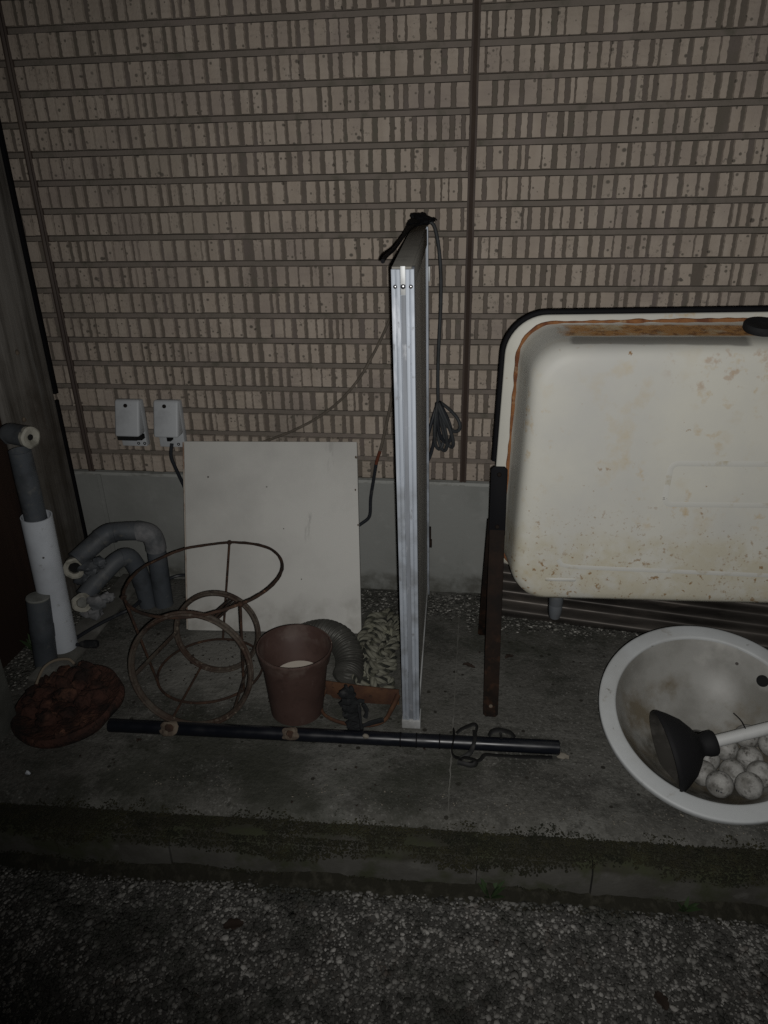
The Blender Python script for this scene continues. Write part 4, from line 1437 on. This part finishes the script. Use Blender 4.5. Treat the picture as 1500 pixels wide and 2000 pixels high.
# rust bead in the corner between rim and basin
g = MB()
lp = sk_loop(.0212, -.3052, .0588)
lp = [p + Vector((.0007 * mnoise.noise(p * 60), 0, .0007 * mnoise.noise(p * 55))) for p in lp]
dense = []
for a, b in zip(lp, lp[1:] + lp[:1]):
    kk = max(1, int((b - a).length / .006))
    dense += [a.lerp(b, t / kk) + Vector((.0009 * mnoise.noise(a.lerp(b, t / kk) * 55), 0, .0009 * mnoise.noise(a.lerp(b, t / kk) * 50 + Vector((5, 5, 5))))) for t in range(kk)]
g.tube(dense, [.0033 * (1 + .75 * mnoise.noise(p * 45)) for p in dense], 8, close=True)
obj('rust_seam', g, 'rust_line', sk)
# black edging round the rim, missing below the left hinge
er = rrect(SX0 - .0035, SX1 + .0035, SZ0 + .04, SZ1 + .0035, .0695, 16)
epath = [sk_pt(x, -.2965, z) for x, z in er]
nn = 17
edge_path = [sk_pt(SX1 + .0035, -.2965, .47)] + epath[nn:3 * nn] + [sk_pt(SX0 - .0035, -.2965, .468)]
g = MB()
g.tube(edge_path, .0052, 8, flat=(.95, .75))
obj('rim_edging', g, 'black', sk, angle=50)
# pressed-in marks on the underside
def ridge(pts, r, close, name):
    g = MB()
    g.tube([sk_pt(x, -.4212, z) for x, z in pts], r, 8, close=close, flat=(1, .10), up=(0, 0, 1))
    return obj(name, g, 'enamel_line', sk, angle=80)
ridge(rrect(.338, .63, .44, .512, .012, 6), .0046, True, 'pressed_mark')
ridge([(.178, .332), (.186, .322), (.20, .3185)] + [(.20 + k * .03, .3185 - k * .0008) for k in range(1, 14)], .0040, False, 'pressed_mark')
g = MB()
q_ = rrect(.160, .214, .2885, .2955, .0033, 4)
g.rings([[sk_pt(x, -.4165, z) for x, z in q_], [sk_pt(x, -.4203, z) for x, z in q_], [sk_pt(x + (.187 - x) * .03, -.4212, z + (.292 - z) * .3) for x, z in q_]])
obj('pressed_mark', g, 'enamel_line', sk, angle=80)
# drain stub under it, capped outlet on its upper side
g = MB()
g.lathe([(.0135, .05), (.0135, .018), (.0125, .016), (.0125, .0145), (.0130, .013), (.0118, -.004), (.0095, -.014), (.0001, -.0155)], Matrix.Translation(V(.187, -.352, .188)), 20)
obj('drain_stub', g, 'pvc_grey', sk)
g = MB()
cm = Matrix.Translation(sk_pt(.456, -.348, .690)) @ Matrix.Rotation(R(12), 4, 'X')
g.lathe([(.021, -.012), (.021, .017), (.0225, .019), (.0225, .021)], cm, 30)
oc = obj('outlet_collar', g, 'china_dirty', sk)
g = MB()
g.lathe([(.0001, .020), (.0262, .020), (.0275, .022), (.0275, .029), (.0258, .032), (.018, .0325), (.016, .0315), (.0001, .0315)], cm, 36)
obj('outlet_cap', g, 'rubber', sk)

def flat_bar(a, b, w, th_, name, parent, m='leg_iron', bev=.001, rnd=True):
    a, b = Vector(a), Vector(b)
    ax = (b - a).normalized()
    x = Vector((1, 0, 0))
    x = (x - ax * x.dot(ax)).normalized()
    y = ax.cross(x)
    m4 = Matrix((x, y, ax)).transposed().to_4x4()
    m4.translation = a
    L = (b - a).length
    g = MB()
    c_ = w * .18
    poly = [(-w / 2, c_), (-w / 2 + c_, 0), (w / 2 - c_, 0), (w / 2, c_), (w / 2, L - c_), (w / 2 - c_, L), (-w / 2 + c_, L), (-w / 2, L - c_)]
    g.prism(poly, -th_ / 2, th_ / 2, m4 @ Matrix(((1, 0, 0, 0), (0, 0, -1, 0), (0, 1, 0, 0), (0, 0, 0, 1))))
    return obj(name, g, m, parent, bevel=bev), m4, L
for sx, s in ((.069, 1), (.738, -1)):
    top = V(sx + .001, -.312, .463)
    lg, m4, L = flat_bar(V(sx + .003, -.442, .0), V(sx + .002, -.3235, .37), .0285, .005, 'leg', sk)
    br_, mb_, Lb = flat_bar(V(sx + .002, -.3345, .33), top, .0300, .0042, 'hinge', sk, 'black')
    # leg continues a little behind the hinge plate
    for zz in (.449, .352):
        t_ = (zz - .33) / (.463 - .33)
        c = V(sx + .002, -.3345, .33).lerp(top, t_)
        g = MB()
        g.lathe([(.0042, -.001), (.0042, .0028), (.003, .0042), (.0001, .0046)], frame_mtx(c + Vector((0, -.002, 0)), (0, -1, .15)), 14)
        obj('rivet', g, 'leg_iron', br_)
    g = MB()
    g.lathe([(.0035, -.001), (.0035, .002), (.0001, .003)], frame_mtx((sx + .003, -.4375, .022), (0, -1, .3)), 12)
    obj('rivet', g, 'mud', lg)
    flat_bar(V(sx - .012, -.168, .0), V(sx - .004, -.296, .35), .022, .004, 'rear_leg', sk)

# ------------------------------------------------------------------ corrugated sheet behind the sink
g = MB()
nu, nv = 60, 140
su, sv_ = .66, .235
org = V(.085, -.098, .004)
ux = V(1, -.11, -.0).normalized()
vx = V(-.0, .42, .91).normalized()
nx_v = ux.cross(vx).normalized()
vs, fs = [], []
for j in range(nv + 1):
    b = sv_ * j / nv
    for i in range(nu + 1):
        a = su * i / nu
        skew = -.03 * a
        ph = (b + skew * -1.0) / .043 * 2 * math.pi
        p = org + ux * a + vx * b + nx_v * (-.0125 * math.cos(ph)) + Vector((0, 0, .0))
        vs.append(p)
for j in range(nv):
    for i in range(nu):
        q = j * (nu + 1) + i
        fs.append((q, q + 1, q + nu + 2, q + nu + 1))
g.add(vs, fs)
o = obj('corrugated_sheet', g, 'corrugated', at=(.6, -.1, 0), angle=80)
o.modifiers.new('thickness', 'SOLIDIFY').thickness = .0012
tag(o, 'dark corrugated metal sheet leaning on the foundation behind the enamel sink', 'metal sheet')

# ------------------------------------------------------------------ round basin with golf balls and plunger
bn_n = V(-.0345, -.347, .937).normalized()
bc = V(.439, -.518, .102)
bas = thing('round_basin', bc, 'round white wash basin tilted forward on the ledge, grimy inside', 'basin')
bm = frame_mtx(bc, bn_n)
RI = .1545
Dp = .096
Rs = (RI * RI + Dp * Dp) / (2 * Dp)
bowl_in = []
for k in range(20):
    t = k / 19
    a = math.asin(RI / Rs) * (1 - t)
    bowl_in.append((max(Rs * math.sin(a), .019), Rs - Dp - Rs * math.cos(a)))
g = MB()
g.lathe([(.1795, -.009), (.1832, -.0085), (.1838, -.004), (.1838, .0008), (.1826, .0022), (.1795, .0028), (.170, .0032), (.1600, .0032), (.1572, .0026), (.1556, .0012), (RI + .0005, -.002)], bm, 96)
obj('rim', g, 'china', bas, angle=60)
g = MB()
g.lathe([(RI + .0005, -.002)] + bowl_in[1:] , bm, 96, cap1=False)
out_p = [(.1795, -.009), (RI + .009, -.012)] + [(min(RI + .008, (Rs + .0045) * math.sin(math.asin(RI / Rs) * (1 - k / 17)) + .0001), Rs - Dp - (Rs + .0045) * math.cos(math.asin(RI / Rs) * (1 - k / 17))) for k in range(1, 18)]
g2 = MB()
g2.lathe(out_p, bm, 96)
g.add(g2.v, [q[::-1] for q in g2.f])
obj('bowl', g, 'china_dirty', bas, angle=60)
dz_ = Rs - Dp - Rs * math.cos(math.asin(.019 / Rs))
g = MB()
g.lathe([(.0225, dz_ + .0012), (.0215, dz_ + .0028), (.0185, dz_ + .002), (.0170, dz_ - .004), (.0165, dz_ - .012)], bm, 36)
dr = obj('drain', g, 'chrome', bas)
g = MB()
g.lathe([(.0168, dz_ - .010), (.0001, dz_ - .010)], bm, 24)
obj('drain_hole', g, 'hole', dr)
# overflow hole in the far wall of the bowl
sc_ = bc + bn_n * (Rs - Dp)
od = (V(.5498, -.430, .1125) - sc_).normalized()
g = MB()
g.lathe([(.0105, -.0005), (.0105, .0012), (.0085, .0014), (.0080, .0006), (.0001, .0006)], frame_mtx(sc_ + od * (Rs - .0008), -od), 22)
obj('overflow_hole', g, 'hole', bas)

balls = [((.4341, -.6195, .045), 'golf ball with a dark ink mark, front left of the pile'),
         ((.4727, -.6319, .0586), 'golf ball at the very front of the pile, right of the marked one'),
         ((.4692, -.5758, .0321), 'golf ball in the middle of the pile, just behind the marked one'),
         ((.5029, -.5956, .0509), 'golf ball second row, nearest the right edge behind the front pair'),
         ((.5027, -.5507, .0409), 'golf ball right below the plunger handle in the third row'),
         ((.4383, -.5428, .025), 'golf ball touching the plunger cup where the handle starts'),
         ((.4209, -.5815, .0303), 'golf ball half hidden behind the plunger cup, leftmost of the pile'),
         ((.4740, -.5202, .0321), 'golf ball seen under the plunger handle near the drain'),
         ((.5367, -.5395, .0644), 'golf ball at the right edge under the plunger handle'),
         ((.5107, -.508, .0505), 'golf ball rearmost, showing above the plunger handle')]
S_c = Vector((.436, -.545, .174))
bvs, bfs = ICO[4]
me = bpy.data.meshes.new('golf_ball')
me.from_pydata([tuple(v * .0209) for v in bvs], [], bfs)
me.polygons.foreach_set('use_smooth', [True] * len(me.polygons))
me.materials.append(M['ball'])
rk = random.Random(9)
for i, (c, lab) in enumerate(balls):
    o = bpy.data.objects.new('golf_ball', me)
    COL.objects.link(o)
    p = Vector(c)
    d = p - sc_
    lim = Rs - .0215
    if d.length > lim:
        p = sc_ + d.normalized() * lim
    o.location = p
    o.rotation_euler = (rk.uniform(0, 6), rk.uniform(0, 6), rk.uniform(0, 6))
    tag(o, lab, 'golf ball', 'golf balls in the round basin')
    if i == 0:
        toc = Vector((-.30, -.69, .66)).normalized()
        g = MB()
        for dx, dz, w_, h_ in ((-.004, -.012, .0011, .0028), (-.0005, -.0125, .0008, .0032), (.0035, -.0135, .0018, .0012)):
            q = (toc + Vector((.96, -.28, .05)) * (dx / .0209) + Vector((.15, .67, .73)) * (dz / .0209)).normalized() * .02085
            g.blob(q, (w_, .0009, h_), 1, .2, 2, 1)
        mk = obj('ink_mark', g, 'ink')
        mk.parent = o
        mk.rotation_mode = 'QUATERNION'
        mk.rotation_quaternion = o.rotation_euler.to_quaternion().inverted()

pl = thing('plunger', (.37, -.59, .06), 'black rubber plunger with a pale handle lying in the round basin', 'plunger')
neck = V(.424, -.577, .092)
hend = V(.575, -.560, .143)
pax = (hend - neck).normalized()
mouth = V(.350, -.590, .076)
cpx = V(.95, .13, .22).normalized()
m = frame_mtx(mouth, cpx)
g = MB()
g.lathe([(.066, .000), (.0675, .003), (.0665, .008), (.058, .022), (.046, .038), (.031, .050), (.021, .056), (.0175, .061), (.0185, .066), (.0205, .070), (.0205, .080), (.018, .0835), (.0105, .084)], m, 48)
obj('cup', g, 'rubber', pl, angle=60)
g = MB()
g2 = MB()
g2.lathe([(.066, .000), (.0625, .002), (.056, .016), (.044, .032), (.028, .044), (.0001, .048)], m, 48)
g.add(g2.v, [q[::-1] for q in g2.f])
obj('cup_inside', g, 'rubber_in', pl, angle=60)
g = MB()
g.tube([neck + pax * t for t in (0.0, .02, .06, .10, .155)], .0098, 20)
obj('handle', g, 'handle', pl)
g = MB()
g.tube(smooth_path([neck + pax * .055 + Vector((0, 0, .009)), neck + pax * .054 + Vector((-.003, .012, .016)), neck + pax * .045 + Vector((-.006, .02, .028))], 6), .0009, 6)
obj('wire_sliver', g, 'black', pl)

# ------------------------------------------------------------------ small litter
def leaf(c, l, w, a, label, m='leaf_dead', name='dead_leaf', cat='leaf'):
    g = MB()
    n = 9
    vs, fs = [], []
    for k in range(n + 1):
        t = k / n
        ww = w * math.sin(math.pi * min(.97, t * .9 + .06)) ** .8
        for s in (-1, -.5, 0, .5, 1):
            x = (t - .5) * l
            y = s * ww * (1 + .2 * math.sin(k * 2 + s))
            vs.append((c[0] + x * math.cos(a) - y * math.sin(a), c[1] + x * math.sin(a) + y * math.cos(a), c[2] + .0025 + .003 * abs(s) + .002 * math.sin(t * 5)))
    for k in range(n):
        for s in range(4):
            q = k * 5 + s
            fs.append((q, q + 5, q + 6, q + 1))
    g.add(vs, fs)
    o = obj(name, g, m, at=c, angle=80)
    o.modifiers.new('thickness', 'SOLIDIFY').thickness = .0006
    return tag(o, label, cat)
leaf((.028, -.291, 0), .026, .006, -.2, 'small dark dead leaf on the slab left of the rusty front leg')
leaf((.114, -.250, 0), .022, .006, .7, 'small dark dead leaf on the slab right of the rusty front leg')
leaf((-.574, -.579, 0), .010, .004, 1.2, 'tiny dark leaf scrap in front of the left end of the black pipe')
g = MB()
g.blob((.199, -.538, .004), (.011, .007, .004), 3, .6, 2, 2)
tag(obj('tan_chip', g, 'chip', at=(.199, -.538, 0), angle=30), 'tan chip of plaster at the right end of the black pipe', 'chip')
g = MB()
g.blob((-.735, -.678, .004), (.0045, .003, .004), 3, .6, 2, 2)
tag(obj('white_chip', g, 'pvc_white', at=(-.735, -.678, 0), angle=30), 'tiny white chip near the ledge edge at lower left', 'chip')

# crumbs of dirt on the slab
cx = np.concatenate([rng.normal(-.50, .09, 130), rng.uniform(-.85, .6, 110), rng.normal(-.12, .1, 20)])
cy = np.concatenate([rng.normal(-.32, .07, 130), rng.uniform(-.72, -.1, 110), rng.normal(-.62, .05, 20)])
ok = (cy > -.69) & (cy < -.02)
cx, cy = cx[ok], cy[ok]
o = pebbles('dirt_crumbs', 'leaf_dead', cx, cy, np.array([ledge_h(a, b) + .0008 for a, b in zip(cx, cy)]), rng.uniform(.0006, .0024, len(cx)), .5)
tag(setting(o, 'stuff'), 'dark crumbs of dirt strewn over the concrete ledge', 'dirt')
cx, cy = rng.uniform(-.6, .55, 160), rng.uniform(-.68, -.645, 160)
o = pebbles('pale_grit', 'chip', cx, cy, np.array([ledge_h(a, b) + .0008 for a, b in zip(cx, cy)]), rng.uniform(.0006, .0017, 160), .6)
tag(setting(o, 'stuff'), 'pale grit along the front edge of the ledge', 'grit')

leaf((-.31, -.86, -.078), .030, .009, .4, 'dark dead leaf on the gravel below the flower pot', cat='leaf')
leaf((.30, -.90, -.078), .026, .008, 1.9, 'dark dead leaf on the gravel below the round basin', cat='leaf')

# weeds at the kerb and by the pipes
def weed(c, n, h, label, sd):
    t = thing('weed', c, label, 'weed', 'small weeds')
    rk = random.Random(sd)
    for k in range(n):
        a = rk.uniform(0, 2 * math.pi)
        ll = h * rk.uniform(.6, 1.1)
        lean = rk.uniform(.3, .9)
        pts = [Vector(c) + Vector((math.cos(a) * lean * ll * s, math.sin(a) * lean * ll * s, ll * s * (1 - .35 * s * lean))) for s in np.linspace(0, 1, 7)]
        g = MB()
        g.tube(pts, [max(.0004, .0042 * math.sin(math.pi * min(1, .08 + s * .92)) * h / .035) for s in np.linspace(0, 1, 7)], 6, flat=(.18, 1))
        obj('leaf', g, 'weed', t)
weed((.072, -.767, -.082), 16, .035, 'small weed at the foot of the kerb in the middle', 2)
weed((.365, -.757, -.082), 13, .028, 'small weed at the foot of the kerb below the round basin', 5)
weed((-.925, -.335, .002), 14, .045, 'small dark weed behind the capped grey pipe stub', 8)
